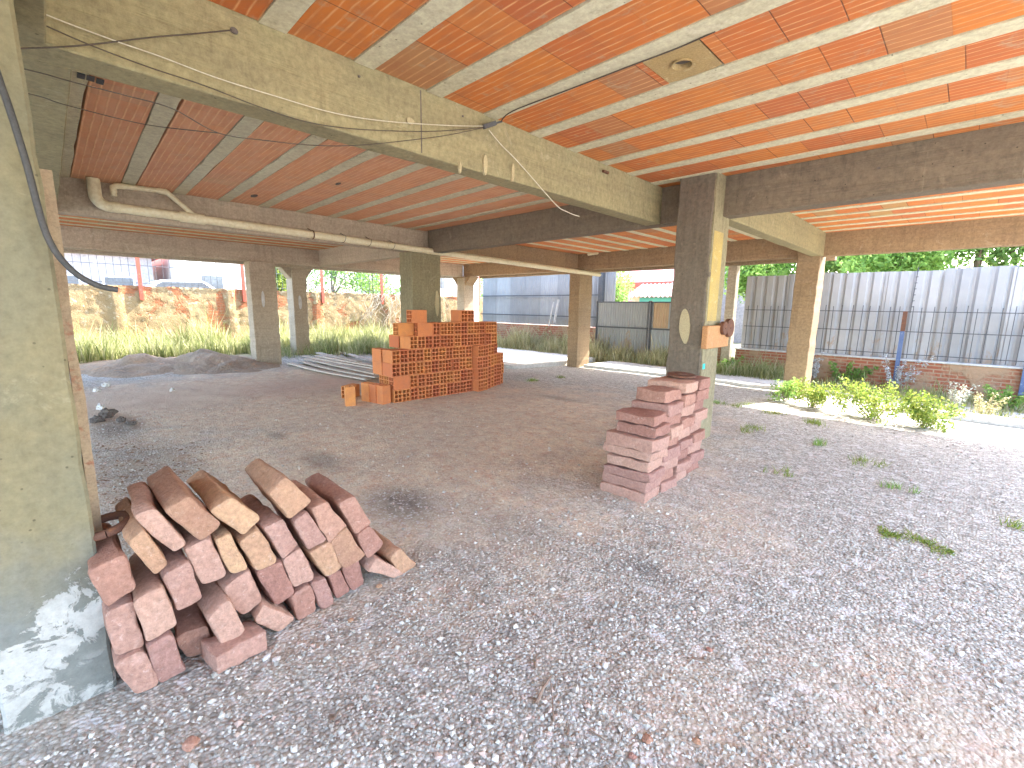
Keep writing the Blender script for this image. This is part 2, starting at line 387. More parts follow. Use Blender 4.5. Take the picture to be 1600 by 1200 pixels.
SHEET_B = sheet_mat("blue_grey_metal_sheet", (0.29, 0.295, 0.30), (0.35, 0.355, 0.355), (0.43, 0.435, 0.44), 0.3)
SHEET_GATE = sheet_mat("gate_metal_sheet", (0.34, 0.35, 0.34), (0.28, 0.29, 0.29), (0.40, 0.40, 0.38), 0.25)
SHEET_RUST = sheet_mat("rusty_gate_sheet", (0.50, 0.36, 0.22), (0.42, 0.29, 0.18), (0.36, 0.26, 0.18), 0.1)

def old_wall_mat():
    """flaking render over red brick"""
    t = NT("flaking_plaster_wall"); p = t.pos(); x, y, z = t.sep(p)
    col = t.mix(t.ramp(t.noise(p, 1.7, 6, 0.7), [(0.36, 0.0), (0.64, 1.0)]), (0.34, 0.25, 0.135), (0.25, 0.175, 0.09))
    col = t.mix(t.ramp(t.noise(p, 7, 5, 0.7), [(0.56, 0.0), (0.66, 0.8)]), col, (0.46, 0.40, 0.29))
    br = t.N("ShaderNodeTexBrick"); t.L(t.comb(y, z, 0), br.inputs["Vector"])
    br.inputs["Color1"].default_value = (0.34, 0.125, 0.055, 1); br.inputs["Color2"].default_value = (0.30, 0.105, 0.05, 1); br.inputs["Mortar"].default_value = (0.30, 0.15, 0.08, 1)
    br.inputs["Scale"].default_value = 1.0; br.inputs["Brick Width"].default_value = 0.23; br.inputs["Row Height"].default_value = 0.09; br.inputs["Mortar Size"].default_value = 0.012
    mask = t.ramp(t.noise(p, 1.15, 6, 0.62, 0.5), [(0.55, 0.0), (0.60, 0.95)])
    col = t.mix(mask, col, br.outputs["Color"])
    h = t.math('ADD', t.math('MULTIPLY', mask, -0.6), t.noise(p, 13, 7, 0.75, 0.7))
    return t.done(col, 0.92, t.bump(h, 0.9, 0.05), 0.15)
OLDWALL = old_wall_mat()
def low_wall_mat():
    t = NT("low_brick_wall"); p = t.pos(); x, y, z = t.sep(p)
    br = t.N("ShaderNodeTexBrick"); t.L(t.comb(x, z, 0), br.inputs["Vector"])
    br.inputs["Color1"].default_value = (0.36, 0.12, 0.07, 1); br.inputs["Color2"].default_value = (0.30, 0.10, 0.06, 1); br.inputs["Mortar"].default_value = (0.36, 0.25, 0.17, 1)
    br.inputs["Scale"].default_value = 1.0; br.inputs["Brick Width"].default_value = 0.24; br.inputs["Row Height"].default_value = 0.075; br.inputs["Mortar Size"].default_value = 0.012
    mask = t.ramp(t.noise(p, 1.3, 6, 0.62, 0.5), [(0.47, 0.0), (0.56, 1.0)])
    col = t.mix(mask, br.outputs["Color"], (0.38, 0.25, 0.16))
    col = t.mix(t.ramp(t.noise(p, 6, 5, 0.7), [(0.5, 0.0), (0.7, 0.6)]), col, (0.28, 0.22, 0.15))
    h = t.math('ADD', mask, t.noise(p, 14, 6, 0.7))
    return t.done(col, 0.92, t.bump(h, 0.7, 0.03), 0.15)
LOWWALL = low_wall_mat()

def ground_mat():
    t = NT("gravel_and_dirt"); p = t.pos(); x, y, z = t.sep(p)
    n1 = t.noise(p, 0.55, 6, 0.62, 0.3); n2 = t.noise(p, 2.2, 6, 0.68, 0.4)
    # gravel: small stones of mixed greys
    v = t.voro(p, 62, 'F1', "Color"); vs = t.N("ShaderNodeSeparateColor"); t.L(v, vs.inputs[0])
    d = t.voro(p, 62, 'F1', "Distance")
    grav = t.ramp(vs.outputs[0], [(0.0, (0.28, 0.265, 0.225)), (0.45, (0.47, 0.455, 0.40)), (0.8, (0.60, 0.585, 0.525)), (1.0, (0.80, 0.78, 0.72))])
    grav = t.mix(t.ramp(vs.outputs[1], [(0.86, 0.0), (0.95, 0.5)]), grav, (0.55, 0.38, 0.32))
    grav = t.mix(t.ramp(d, [(0.35, 0.0), (0.75, 0.75)]), grav, (0.24, 0.225, 0.195))
    v2 = t.voro(p, 21, 'F1', "Color"); vs2 = t.N("ShaderNodeSeparateColor"); t.L(v2, vs2.inputs[0])
    mid = t.noise(p, 13, 6, 0.78)
    grav = t.mix(0.55, grav, t.ramp(mid, [(0.33, 0.12), (0.67, 0.92)]), 'OVERLAY')
    grav = t.mix(t.ramp(vs2.outputs[0], [(0.9, 0.0), (0.96, 0.6)]), grav, (0.72, 0.70, 0.69))
    # trodden brown dirt
    fine = t.noise(p, 34, 6, 0.72)
    dirt = t.mix(t.ramp(n2, [(0.35, 0.0), (0.65, 1.0)]), (0.72, 0.54, 0.375), (0.60, 0.445, 0.315))
    dirt = t.mix(0.5, dirt, t.ramp(t.noise(p, 7, 6, 0.78, 0.4), [(0.34, 0.15), (0.66, 0.92)]), 'OVERLAY')
    dirt = t.mix(0.6, dirt, t.ramp(fine, [(0.28, 0.2), (0.72, 0.9)]), 'OVERLAY')
    dirt = t.mix(t.ramp(vs.outputs[2], [(0.86, 0.0), (0.94, 0.35)]), dirt, (0.46, 0.41, 0.36))
    def blob(cx, cy, rx, ry, wob=0.5, soft=(0.6, 1.15)):
        dx = t.math('DIVIDE', t.math('ADD', x, -cx), rx); dy = t.math('DIVIDE', t.math('ADD', y, -cy), ry)
        r = t.math('SQRT', t.math('ADD', t.math('MULTIPLY', dx, dx), t.math('MULTIPLY', dy, dy)))
        r = t.math('ADD', r, t.math('MULTIPLY_ADD', n2, wob * 2, -wob))
        return t.ramp(r, [(soft[0] / 2, 1.0), (soft[1] / 2, 0.0)]) if False else t.math('SUBTRACT', 1.0, t.math('DIVIDE', t.math('SUBTRACT', r, soft[0]), soft[1] - soft[0], clamp=True))
    m = blob(-4.5, 3.3, 2.6, 3.3, 0.8, (0.65, 1.4))
    m2 = blob(-8.3, 2.6, 3.4, 3.2, 0.6, (0.7, 1.2))
    m = t.math('MAXIMUM', m, m2)
    m3 = blob(-1.05, 3.2, 0.5, 0.9, 0.9, (0.2, 1.2)); m4 = blob(0.15, 2.1, 0.7, 0.5, 0.9, (0.1, 1.2)); m5 = blob(-0.5, 1.55, 0.5, 0.35, 0.9, (0.1, 1.2))
    m = t.math('MAXIMUM', m, t.math('MULTIPLY', t.math('MAXIMUM', m3, t.math('MAXIMUM', m4, m5)), 0.55))
    speck = t.ramp(t.noise(p, 9, 6, 0.75), [(0.40, 0.0), (0.62, 1.0)])
    m = t.math('MULTIPLY', m, t.math('MULTIPLY_ADD', speck, 0.36, 0.64))
    col = t.mix(m, grav, dirt)
    # light sandy band and reddish dust by the left bay
    sandy = t.math('MULTIPLY', blob(-9.1, 1.1, 1.3, 1.5, 0.6, (0.5, 1.2)), 0.75)
    col = t.mix(sandy, col, (0.62, 0.50, 0.38))
    redd = t.math('MULTIPLY', blob(-8.6, 3.4, 1.1, 1.5, 0.6, (0.4, 1.2)), 0.6)
    col = t.mix(redd, col, (0.54, 0.36, 0.28))
    # dark damp/ash spots
    for cx, cy, rx, ry, a in ((-2.92, 1.78, 0.36, 0.26, 0.88), (-1.15, 2.30, 0.22, 0.12, 0.6), (-5.5, 1.7, 0.22, 0.10, 0.55), (-4.3, 1.72, 0.40, 0.16, 0.6),
                              (-4.7, 5.9, 0.5, 0.14, 0.5), (-7.1, 0.45, 0.7, 0.28, 0.75), (-5.3, 0.5, 1.0, 0.35, 0.4), (-3.9, 0.55, 0.6, 0.3, 0.5), (-2.05, 2.1, 0.6, 0.2, 0.25)):
        b = t.math('MULTIPLY', blob(cx, cy, rx, ry, 0.8, (0.35, 1.25)), t.math('MULTIPLY_ADD', speck, 0.4 * a, 0.6 * a))
        col = t.mix(b, col, (0.075, 0.07, 0.068))
    sp = t.math('MULTIPLY', blob(-2.85, 1.70, 0.40, 0.30, 0.6, (0.5, 1.2)), t.ramp(vs.outputs[0], [(0.84, 0.0), (0.9, 0.9)]))
    col = t.mix(sp, col, (0.6, 0.57, 0.55))
    # large tone drift
    col = t.mix(t.ramp(n1, [(0.35, 0.0), (0.7, 0.30)]), col, (0.39, 0.365, 0.32))
    # outside: grass soil
    out = t.ramp(x, [(0.0, 1.0), (1.0, 0.0)])
    far = t.math('MULTIPLY', t.math('MAXIMUM', t.math('LESS_THAN', x, -13.4), t.math('GREATER_THAN', y, 11.0)), 0.75)
    col = t.mix(far, col, (0.24, 0.22, 0.10))
    hg = t.math('MULTIPLY', t.math('SUBTRACT', 1.0, d), t.math('SUBTRACT', 1.0, t.math('MULTIPLY', m, 0.8)))
    h = t.math('ADD', t.math('MULTIPLY', hg, 1.0), t.math('MULTIPLY', fine, 0.8))
    h = t.math('ADD', h, t.math('MULTIPLY', n2, 2.0))
    return t.done(col, 0.9, t.bump(h, 0.85, 0.014), 0.2)
GROUND = ground_mat()
PEBBLE = None
def pebble_mat():
    t = NT("loose_gravel"); g = t.N("ShaderNodeNewGeometry"); r = g.outputs["Random Per Island"]
    col = t.ramp(r, [(0.0, (0.27, 0.25, 0.215)), (0.4, (0.45, 0.43, 0.38)), (0.72, (0.57, 0.55, 0.49)), (0.86, (0.50, 0.36, 0.30)), (0.9, (0.60, 0.58, 0.52)), (0.97, (0.64, 0.62, 0.56)), (1.0, (0.72, 0.70, 0.64))])
    return t.done(col, 0.85, t.bump(t.noise(g.outputs["Position"], 180, 3, 0.7), 0.3, 0.002), 0.2)
PEBBLE = pebble_mat()

def leaf_mat(name, cols, trans=0.35):
    t = NT(name); g = t.N("ShaderNodeNewGeometry"); r = g.outputs["Random Per Island"]
    p = g.outputs["Position"]
    k = len(cols)
    col = t.ramp(r, [(i / (k - 1), c) for i, c in enumerate(cols)])
    t.done(col, 0.6, None, 0.3)
    tr = t.N("ShaderNodeBsdfTranslucent"); t.L(col, tr.inputs["Color"])
    mx = t.N("ShaderNodeMixShader"); mx.inputs[0].default_value = trans
    t.L(t.b.outputs[0], mx.inputs[1]); t.L(tr.outputs[0], mx.inputs[2]); t.L(mx.outputs[0], t.out.inputs["Surface"])
    return t.m
LEAF_G = leaf_mat("green_leaves", [(0.12, 0.22, 0.05), (0.18, 0.32, 0.07), (0.25, 0.40, 0.09), (0.34, 0.48, 0.15)], 0.55)
LEAF_D = leaf_mat("deep_green_leaves", [(0.09, 0.17, 0.05), (0.13, 0.24, 0.07), (0.19, 0.31, 0.09), (0.25, 0.37, 0.12)], 0.5)
LEAF_Y = leaf_mat("yellow_green_leaves", [(0.10, 0.17, 0.03), (0.19, 0.27, 0.045), (0.27, 0.34, 0.06), (0.36, 0.38, 0.09)], 0.4)
GRASS_M = leaf_mat("meadow_grass", [(0.16, 0.20, 0.06), (0.25, 0.28, 0.10), (0.36, 0.36, 0.17), (0.50, 0.46, 0.29)], 0.45)
DRY_M = leaf_mat("dry_grass", [(0.20, 0.21, 0.08), (0.34, 0.31, 0.14), (0.46, 0.41, 0.23), (0.56, 0.50, 0.33)], 0.35)
FROND = leaf_mat("pale_fronds", [(0.40, 0.42, 0.30), (0.55, 0.55, 0.42), (0.66, 0.65, 0.55)], 0.3)
GREYWEED = leaf_mat("grey_flower_weed", [(0.30, 0.32, 0.28), (0.45, 0.46, 0.46), (0.6, 0.6, 0.62)], 0.3)

# ------------------------------------------------------------------ ground
def smooth(a, b, x):
    t = min(1.0, max(0.0, (x - a) / (b - a))); return t * t * (3 - 2 * t)
def gz(x, y):
    z = -0.09 * smooth(6.0, 10.2, y)
    z += 0.10 * smooth(-12.4, -14.0, x)
    z += 0.012 * mnoise.noise((x * 0.9, y * 0.9, 0.3)) + 0.006 * mnoise.noise((x * 3.1, y * 3.1, 1.7))
    # trodden lumps near the left bay
    z += 0.05 * smooth(-7.0, -8.2, x) * smooth(3.0, 1.5, y) * max(0, mnoise.noise((x * 1.7, y * 1.7, 4.2)))
    return z
def axis(lo, hi, flo, fhi, fine):
    a = list(np.arange(flo, fhi + 1e-6, fine)); s = fine; p = flo
    while p > lo: s *= 1.35; p -= s; a.insert(0, max(p, lo))
    s = fine; p = fhi
    while p < hi: s *= 1.35; p += s; a.append(min(p, hi))
    return a
gx = axis(-220, 220, -15.5, 3.0, 0.09); gy = axis(-160, 260, -1.0, 12.5, 0.09)
gv = [(x, y, gz(x, y)) for y in gy for x in gx]
nx = len(gx)
gf = [(j * nx + i, j * nx + i + 1, (j + 1) * nx + i + 1, (j + 1) * nx + i) for j in range(len(gy) - 1) for i in range(nx - 1)]
ground = raw_mesh("ground", gv, gf, GROUND, smooth=True)
tag(ground, "grey gravel and trodden brown dirt floor under the open building", "ground", kind="structure")

# loose gravel lying on the ground near the camera
pv, pf = [], []
base = np.array([(1, 0, 0), (-1, 0, 0), (0, 1, 0), (0, -1, 0), (0, 0, 1), (0, 0, -1), ], float)
of = [(0, 2, 4), (2, 1, 4), (1, 3, 4), (3, 0, 4), (2, 0, 5), (1, 2, 5), (3, 1, 5), (0, 3, 5)]
def add_pebble(x, y, s):
    m = base * (s * rng.uniform(0.6, 1.25, (6, 1))); m[:, 2] *= 0.6
    a = rng.uniform(0, 6.28); c, sn = math.cos(a), math.sin(a)
    rot = np.array(((c, -sn, 0), (sn, c, 0), (0, 0, 1)))
    t2 = rng.uniform(-0.7, 0.7); c, sn = math.cos(t2), math.sin(t2)
    rot = rot @ np.array(((1, 0, 0), (0, c, -sn), (0, sn, c)))
    m = m @ rot.T + np.array((x, y, gz(x, y) + s * 0.22))
    n = len(pv); pv.extend(map(tuple, m)); pf.extend([(a + n, b + n, c + n) for a, b, c in of])
cnt = 0
while cnt < 26000:
    # denser close to the camera and to the right
    d = 0.9 + 7.0 * rng.random() ** 1.35; a = R(44.665) + rng.uniform(-0.95, 0.95)
    x, y = -math.sin(a) * d, math.cos(a) * d
    if x < -2.1 and y > 0.9 and rng.random() < 0.8: continue
    if -2.75 < x < -2.0 and y < 1.3: continue
    pn_ = mnoise.noise((x * 1.3, y * 1.3, 8.0)) + 0.6 * mnoise.noise((x * 4, y * 4, 2.0))
    if rng.random() > 0.75 + 1.1 * pn_: continue
    add_pebble(x, y, rng.choice([0.005, 0.007, 0.009, 0.012, 0.017], p=[.36, .33, .20, .08, .03])); cnt += 1
pg = raw_mesh("loose_gravel", pv, pf, PEBBLE)
tag(pg, "loose grey gravel stones scattered over the near ground", "gravel", kind="stuff")

# ------------------------------------------------------------------ the building: one thing, its columns, beams and ceiling are parts
bld = empty("concrete_building", (-5.0, 5.0, 0.0))
tag(bld, "unfinished open ground floor of concrete columns and beams under an orange clay tile ceiling", "building")
ZB, ZS = 2.5, 2.9
def beam(x0, x1, y0, y1, mat, z0=ZB, z1=2.995, label=None):
    b = MB(); 
    # subdivided, slightly wavy cast faces
    L = max(x1 - x0, y1 - y0); n = max(1, int(L / 0.35)); alongx = (x1 - x0) > (y1 - y0)
    rings = []
    for i in range(n + 1):
        t = i / n
        j = [random.gauss(0, 0.0022) for _ in range(8)] if 0 < i < n else [0] * 8
        if alongx:
            X = x0 + (x1 - x0) * t
            rings += [(X, y0 + j[0], z0 + j[1]), (X, y1 + j[2], z0 + j[3]), (X, y1 + j[4], z1), (X, y0 + j[5], z1)]
        else:
            Y = y0 + (y1 - y0) * t
            rings += [(x0 + j[0], Y, z0 + j[1]), (x1 + j[2], Y, z0 + j[3]), (x1 + j[4], Y, z1), (x0 + j[5], Y, z1)]
    f = [(0, 1, 2, 3), tuple(4 * n + k for k in (3, 2, 1, 0))]
    for i in range(n):
        for k in range(4): f.append((4 * i + k, 4 * i + (k + 1) % 4, 4 * i + 4 + (k + 1) % 4, 4 * i + 4 + k))
    b.add(rings, f)
    o = b.build("beam", mat, bld, bevel=0.007)
    if label: o["label"] = label
    return o
def column(x0, x1, y0, y1, z1, mat, z0=-0.25, label=None):
    b = MB(); n = 26; v = []
    for i in range(n + 1):
        z = z0 + (z1 - z0) * i / n
        for (x, y) in ((x0, y0), (x1, y0), (x1, y1), (x0, y1)):
            k = (0.0022 if mat is CONC_N else 0.004) if 0 < i < n else 0
            v.append((x + random.gauss(0, k), y + random.gauss(0, k), z))
    f = [(3, 2, 1, 0), tuple(4 * n + k for k in range(4))]
    for i in range(n):
        for k in range(4): f.append((4 * i + k, 4 * i + (k + 1) % 4, 4 * i + 4 + (k + 1) % 4, 4 * i + 4 + k))
    b.add(v, f)
    o = b.build("column", mat, bld, bevel=0.010)
    if label: o["label"] = label
    return o
c0 = column(-2.62, -2.2, -0.27, 0.03, 2.497, CONC_N, label="near column with peeling white patches at its foot")
c1 = column(-2.42, -2.03, 5.0, 5.45, 2.995, CONC_SHADE_V, label="column with yellow paint and a timber block on its side")
c2 = column(-7.85, -7.42, 4.83, 5.48, 2.497, CONC_V, label="column behind the hollow brick pile")
c3 = column(-12.65, -12.25, 3.47, 4.05, 2.497, CONC_G)
c5 = column(-12.62, -12.22, 10.0, 10.42, 2.45, CONC_G)
c6 = column(-7.72, -7.38, 9.95, 10.52, 2.497, CONC_T)
c7 = column(-2.42, -2.05, 10.02, 10.5, 2.93, CONC_T)
c4 = column(-13.95, -13.5, 4.88, 5.27, 2.45, CONC_G)
# haunches under the outer beams
def haunch(pts, y0, y1, mat, axis='y'):
    b = MB(); n = len(pts)
    if axis == 'y': v = [(x, y0, z) for x, z in pts] + [(x, y1, z) for x, z in pts]
    else: v = [(y0, x, z) for x, z in pts] + [(y1, x, z) for x, z in pts]
    b.add(v, [tuple(range(n)), tuple(range(2 * n - 1, n - 1, -1))] + [(i, (i + 1) % n, n + (i + 1) % n, n + i) for i in range(n)])
    return b.build("haunch", mat, bld, bevel=0.006)
haunch([(-12.9, 2.498), (-12.62, 2.2), (-12.62, 2.498)], 10.02, 10.4, CONC_T)
haunch([(-12.22, 2.2), (-11.9, 2.498), (-12.22, 2.498)], 10.02, 10.4, CONC_T)
haunch([(4.62, 2.498), (4.88, 2.2), (4.88, 2.498)], -13.9, -13.55, CONC_G, 'x')
haunch([(5.27, 2.2), (5.5, 2.498), (5.27, 2.498)], -13.9, -13.55, CONC_G, 'x')
MB().box(-13.93, -13.52, 4.88, 5.27, 2.45, 2.50).build("column_head", CONC_G, bld)
MB().box(-12.62, -12.22, 10.0, 10.42, 2.45, 2.50).build("column_head", CONC_T, bld)

beam(-2.93, -2.74, -4.6, 5.25, CONC, label="main beam with wires strung along it")
beam(-7.57, -2.93, -0.27, 0.19, CONC)
beam(-2.74, 2.0, -0.27, 0.11, CONC)
beam(-7.5, -2.42, 5.25, 5.46, CONC_SHADE)
beam(-2.03, 2.0, 5.25, 5.46, CONC_SHADE)
beam(-12.4, -7.75, 5.2, 5.4, CONC_G)
beam(-7.75, -7.57, -4.6, 5.46, CONC_G, label="beam with the drain pipe hung along it")
beam(-7.75, -7.57, 5.46, 10.1, CONC_T)
beam(-2.2, -2.02, 5.46, 10.1, CONC)
beam(-12.6, -12.4, -4.6, 10.1, CONC_G)
beam(-12.4, -7.6, 10.1, 10.3, CONC_T)
beam(-7.6, -2.42, 10.1, 10.3, CONC_T)
beam(-2.05, 2.0, 10.1, 10.3, CONC_T)
beam(-13.7, -13.5, -4.6, 10.9, CONC_G)
beam(-12.6, -7.6, 11.0, 11.16, CONC_T)
beam(-7.6, -2.0, 11.0, 11.16, CONC_T)
# small corner fillets at ceiling: rough mortar lines are in the material
# upper slab with its overhangs; the deep one is added to cast shade
sl = MB(); sl.box(-12.6, 2.0, -4.6, 10.3, 3.0, 3.12); sl.box(-13.75, -12.6, -4.6, 11.2, 3.0, 3.12); sl.box(-12.6, -7.6, 10.3, 11.2, 3.0, 3.12); sl.box(-7.6, -1.98, 10.3, 12.95, 3.0, 3.12)
sl.build("slab", CONC_G, bld)
MB().box(-7.6, -2.0, 11.16, 12.95, 2.82, 2.995).build("added_overhang", CONC_T, bld)  # added overhang, mostly out of view, to shade the far ground

# ceiling: precast joists with clay tile rows between them
def joist_row(p0, p1, w, z=ZS):
    """joist between two points (centre line), underside at z"""
    b = MB(); p0 = Vector((*p0, z)); p1 = Vector((*p1, z)); n = max(2, int((p1 - p0).length / 0.3))
    t = (p1 - p0).normalized(); s = Vector((-t.y, t.x, 0)); v = []
    for i in range(n + 1):
        c = p0.lerp(p1, i / n)
        a = w / 2 + random.gauss(0, 0.004); d = w / 2 + random.gauss(0, 0.004)
        v += [c - s * a, c + s * d, c + s * d + Vector((0, 0, 0.094)), c - s * a + Vector((0, 0, 0.094))]
    f = [(0, 1, 2, 3), tuple(4 * n + k for k in (3, 2, 1, 0))]
    for i in range(n):
        for k in range(4): f.append((4 * i + k, 4 * i + (k + 1) % 4, 4 * i + 4 + (k + 1) % 4, 4 * i + 4 + k))
    b.add(v, f)
    return b.build("joist", CONC_J, bld)
def panel(p0, p1, q0, q1, mat, z=ZS + 0.008):
    """row of clay tiles between two joists: p along one edge, q along the other; local x runs along the row"""
    p0, p1, q0, q1 = [Vector((*a, z)) for a in (p0, p1, q0, q1)]
    c = (p0 + p1 + q0 + q1) / 4; ang = math.atan2((p1 - p0).y, (p1 - p0).x)
    rot = Matrix.Rotation(-ang, 3, 'Z')
    v = [rot @ (a - c) for a in (p0, p1, q1, q0)]
    v = [tuple(a) for a in v] + [tuple(a + Vector((0, 0, 0.082))) for a in v]
    f = [(3, 2, 1, 0), (4, 5, 6, 7), (0, 1, 5, 4), (1, 2, 6, 5), (2, 3, 7, 6), (3, 0, 4, 7)]
    me = bpy.data.meshes.new("ceiling_panel"); me.from_pydata(v, [], f); me.materials.append(mat)
    o = link_mesh("ceiling_panel", me, bld, c - bld.location); o.rotation_euler = (0, 0, ang)
    return o
VENT = (-1.36, 2.74)
def bay_x(x0, x1, edges0, edges1, ylo, yhi, w, mat):
    """joists along x; edges0/1 = upper joist edge at x0 and x1"""
    prev0, prev1 = ylo, ylo; g = 0.005
    for e0, e1 in list(zip(edges0, edges1)) + [(None, None)]:
        if e0 is None: a0 = a1 = yhi
        else: a0, a1 = e0 - w, e1 - w
        if a0 - prev0 > 0.03:
            y0, y1 = prev0 + g, a0 - g
            if mat is TILE and y0 < VENT[1] < y1:
                panel((x0, y0), (VENT[0] - 0.17, y0), (x0, y1), (VENT[0] - 0.17, y1), mat)
                panel((VENT[0] + 0.17, y0), (x1, y0), (VENT[0] + 0.17, y1), (x1, y1), mat)
                vent_plate(VENT[0] - 0.165, VENT[0] + 0.165, y0, y1)
            else:
                gg = 0.013 if mat is TILE_D else g
                panel((x0, prev0 + gg), (x1, prev1 + gg), (x0, a0 - g), (x1, a1 - g if e0 is None else e1 - w - g), mat)
        if e0 is None: break
        joist_row((x0, e0 - w / 2), (x1, e1 - w / 2), w)
        prev0, prev1 = e0, e1
def bay_y(y0, y1, edges, xlo, xhi, w, mat):
    prev = xlo; g = 0.005
    for e in list(edges) + [None]:
        a = xhi if e is None else e - w
        if a - prev > 0.03: panel((prev + g, y0), (prev + g, y1), (a - g, y0), (a - g, y1), mat)
        if e is None: break
        joist_row((e - w / 2, y0), (e - w / 2, y1), w); prev = e
VENTM = rough_mat("pale_ochre_tile", (0.42, 0.30, 0.13), (0.36, 0.25, 0.12), 6, 0.8, 0.3, 50, 0.004, c3=(0.5, 0.4, 0.22))
def vent_plate(x0, x1, y0, y1):
    b = MB(); cx, cy = (x0 + x1) / 2 + 0.0, (y0 + y1) / 2; r = 0.055; z = ZS + 0.006; n = 24; v = []; f = []
    for k in range(n):
        a = 6.28318 * k / n; c, s = math.cos(a), math.sin(a)
        m = max(abs(c) / ((x1 - x0) / 2), abs(s) / ((y1 - y0) / 2))
        v += [(cx + c / m, cy + s / m, z), (cx + c * r, cy + s * r, z), (cx + c * r, cy + s * r, z + 0.085), (cx + c * r * 1.15, cy + s * r * 1.15, z - 0.012), (cx + c * r * 0.99, cy + s * r * 0.99, z - 0.012)]
    for k in range(n):
        a, b2 = 5 * k, 5 * ((k + 1) % n)
        f += [(a, b2, b2 + 1, a + 1), (a + 1, b2 + 1, b2 + 2, a + 2), (a + 3, b2 + 3, b2 + 4, a + 4)]
        f += [(a + 4, b2 + 4, b2 + 2, a + 2)]
    f.append(tuple(5 * k + 2 for k in range(n)))
    b.add(v, f)
    o = b.build("vent_tile", VENTM, bld)
    o["label"] = "pale ochre ceiling tile with a round hole"
    MB().cyl((cx, cy, z + 0.05), (0, 0, 1), r * 0.985, 0.06, 24).build("vent_hole", ASH, o)
ks = [1.545 + 0.505 * k for k in range(-11, 8)]
bay_x(-2.735, 2.0, ks, ks, -4.6, 5.245, 0.13, TILE)
e0 = [0.335, 0.80, 1.32, 1.83, 2.34, 2.86, 3.36, 3.86, 4.36, 4.86]
bay_x(-2.935, -7.565, [e0[0]] + [e - 0.01 for e in e0[1:]], [e0[0]] + [e + 0.12 for e in e0[1:]], 0.195, 5.245, 0.13, TILE_D)
bay_y(5.465, 10.095, [-7.05 + 0.5 * k for k in range(10)], -7.565, -2.205, 0.12, TILE)
ks2 = [5.9 + 0.5 * k for k in range(9)]
bay_x(-2.015, 2.0, ks2, ks2, 5.465, 10.095, 0.12, TILE_P)
bay_y(-4.55, 5.195, [-12.0 + 0.5 * k for k in range(9)], -12.395, -7.755, 0.12, TILE)
bay_y(5.405, 10.095, [-12.0 + 0.5 * k for k in range(9)], -12.395, -7.755, 0.12, TILE)

# lit side of the central column: its brighter light painted on as a coat
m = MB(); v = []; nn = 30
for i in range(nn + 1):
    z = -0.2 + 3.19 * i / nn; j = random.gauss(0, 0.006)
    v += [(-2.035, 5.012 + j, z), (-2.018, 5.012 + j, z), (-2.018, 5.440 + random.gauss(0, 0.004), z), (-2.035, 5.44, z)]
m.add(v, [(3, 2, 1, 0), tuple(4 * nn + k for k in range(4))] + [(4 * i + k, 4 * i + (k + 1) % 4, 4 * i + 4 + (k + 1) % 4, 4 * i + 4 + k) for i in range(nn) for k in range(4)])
m.build("lit_side_coat", CONC_V, c1)
# paint, plaster patches and marks on the columns (parts of the building)
MB().box(-2.022, -2.0145, 5.05, 5.30, 1.38, 2.33).build("paint_patch", YELLOW, bld)
MB().box(-2.022, -2.0145, 5.04, 5.10, 0.85, 0.91).build("paint_mark", CYAN, bld)
def ell_patch(c, u, v, a, b, nrm, mat):
    m = MB(); c, u, v, nrm = Vector(c), Vector(u), Vector(v), Vector(nrm); n = 18; top = []; bot = []
    for k in range(n):
        t = 6.28318 * k / n; w = 1 + 0.12 * mnoise.noise((c.x + math.cos(t), c.y + math.sin(t), 0.5))
        p = c + u * math.cos(t) * a * w + v * math.sin(t) * b * w
        top.append(p + nrm * 0.013); bot.append(p - nrm * 0.008)
    m.add(top + bot, [tuple(range(n)), tuple(range(2 * n - 1, n - 1, -1))] + [(k, (k + 1) % n, n + (k + 1) % n, n + k) for k in range(n)])
    return m.build("plaster_patch", mat, bld)
ell_patch((-2.235, 5.0, 1.32), (1, 0, 0.15), (-0.1, 0, 1), 0.06, 0.19, (0, -1, 0), PLASTER)
ell_patch((-12.25, 3.72, 1.60), (0, 1, 0), (0, 0, 1), 0.035, 0.2, (1, 0, 0), WHITE_WALL)
ell_patch((-13.5, 5.06, 1.55), (0, 1, 0), (0, 0, 1), 0.045, 0.2, (1, 0, 0), WHITE_WALL)
ell_patch((-7.42, 5.38, 1.55), (0, 1, 0), (0, 0, 1), 0.045, 0.25, (1, 0, 0), PLASTER)
for (px, py, a_, b_) in ((757, 258, 0.02, 0.075), (800, 270, 0.014, 0.07), (718, 262, 0.010, 0.04), (640, 190, 0.03, 0.02)):
    q = on_x(px, py, -2.74); ell_patch(tuple(q), (0, 1, 0), (0, 0, 1), a_, b_, (1, 0, 0), PLASTER)
q0, q1 = on_x(657, 142, -2.74), on_x(663, 246, -2.74)
MB().box(-2.745, -2.7375, float(q0[1]) - 0.004, float(q0[1]) + 0.004, 2.51, 2.895).build("mortar_joint", ASH, bld)
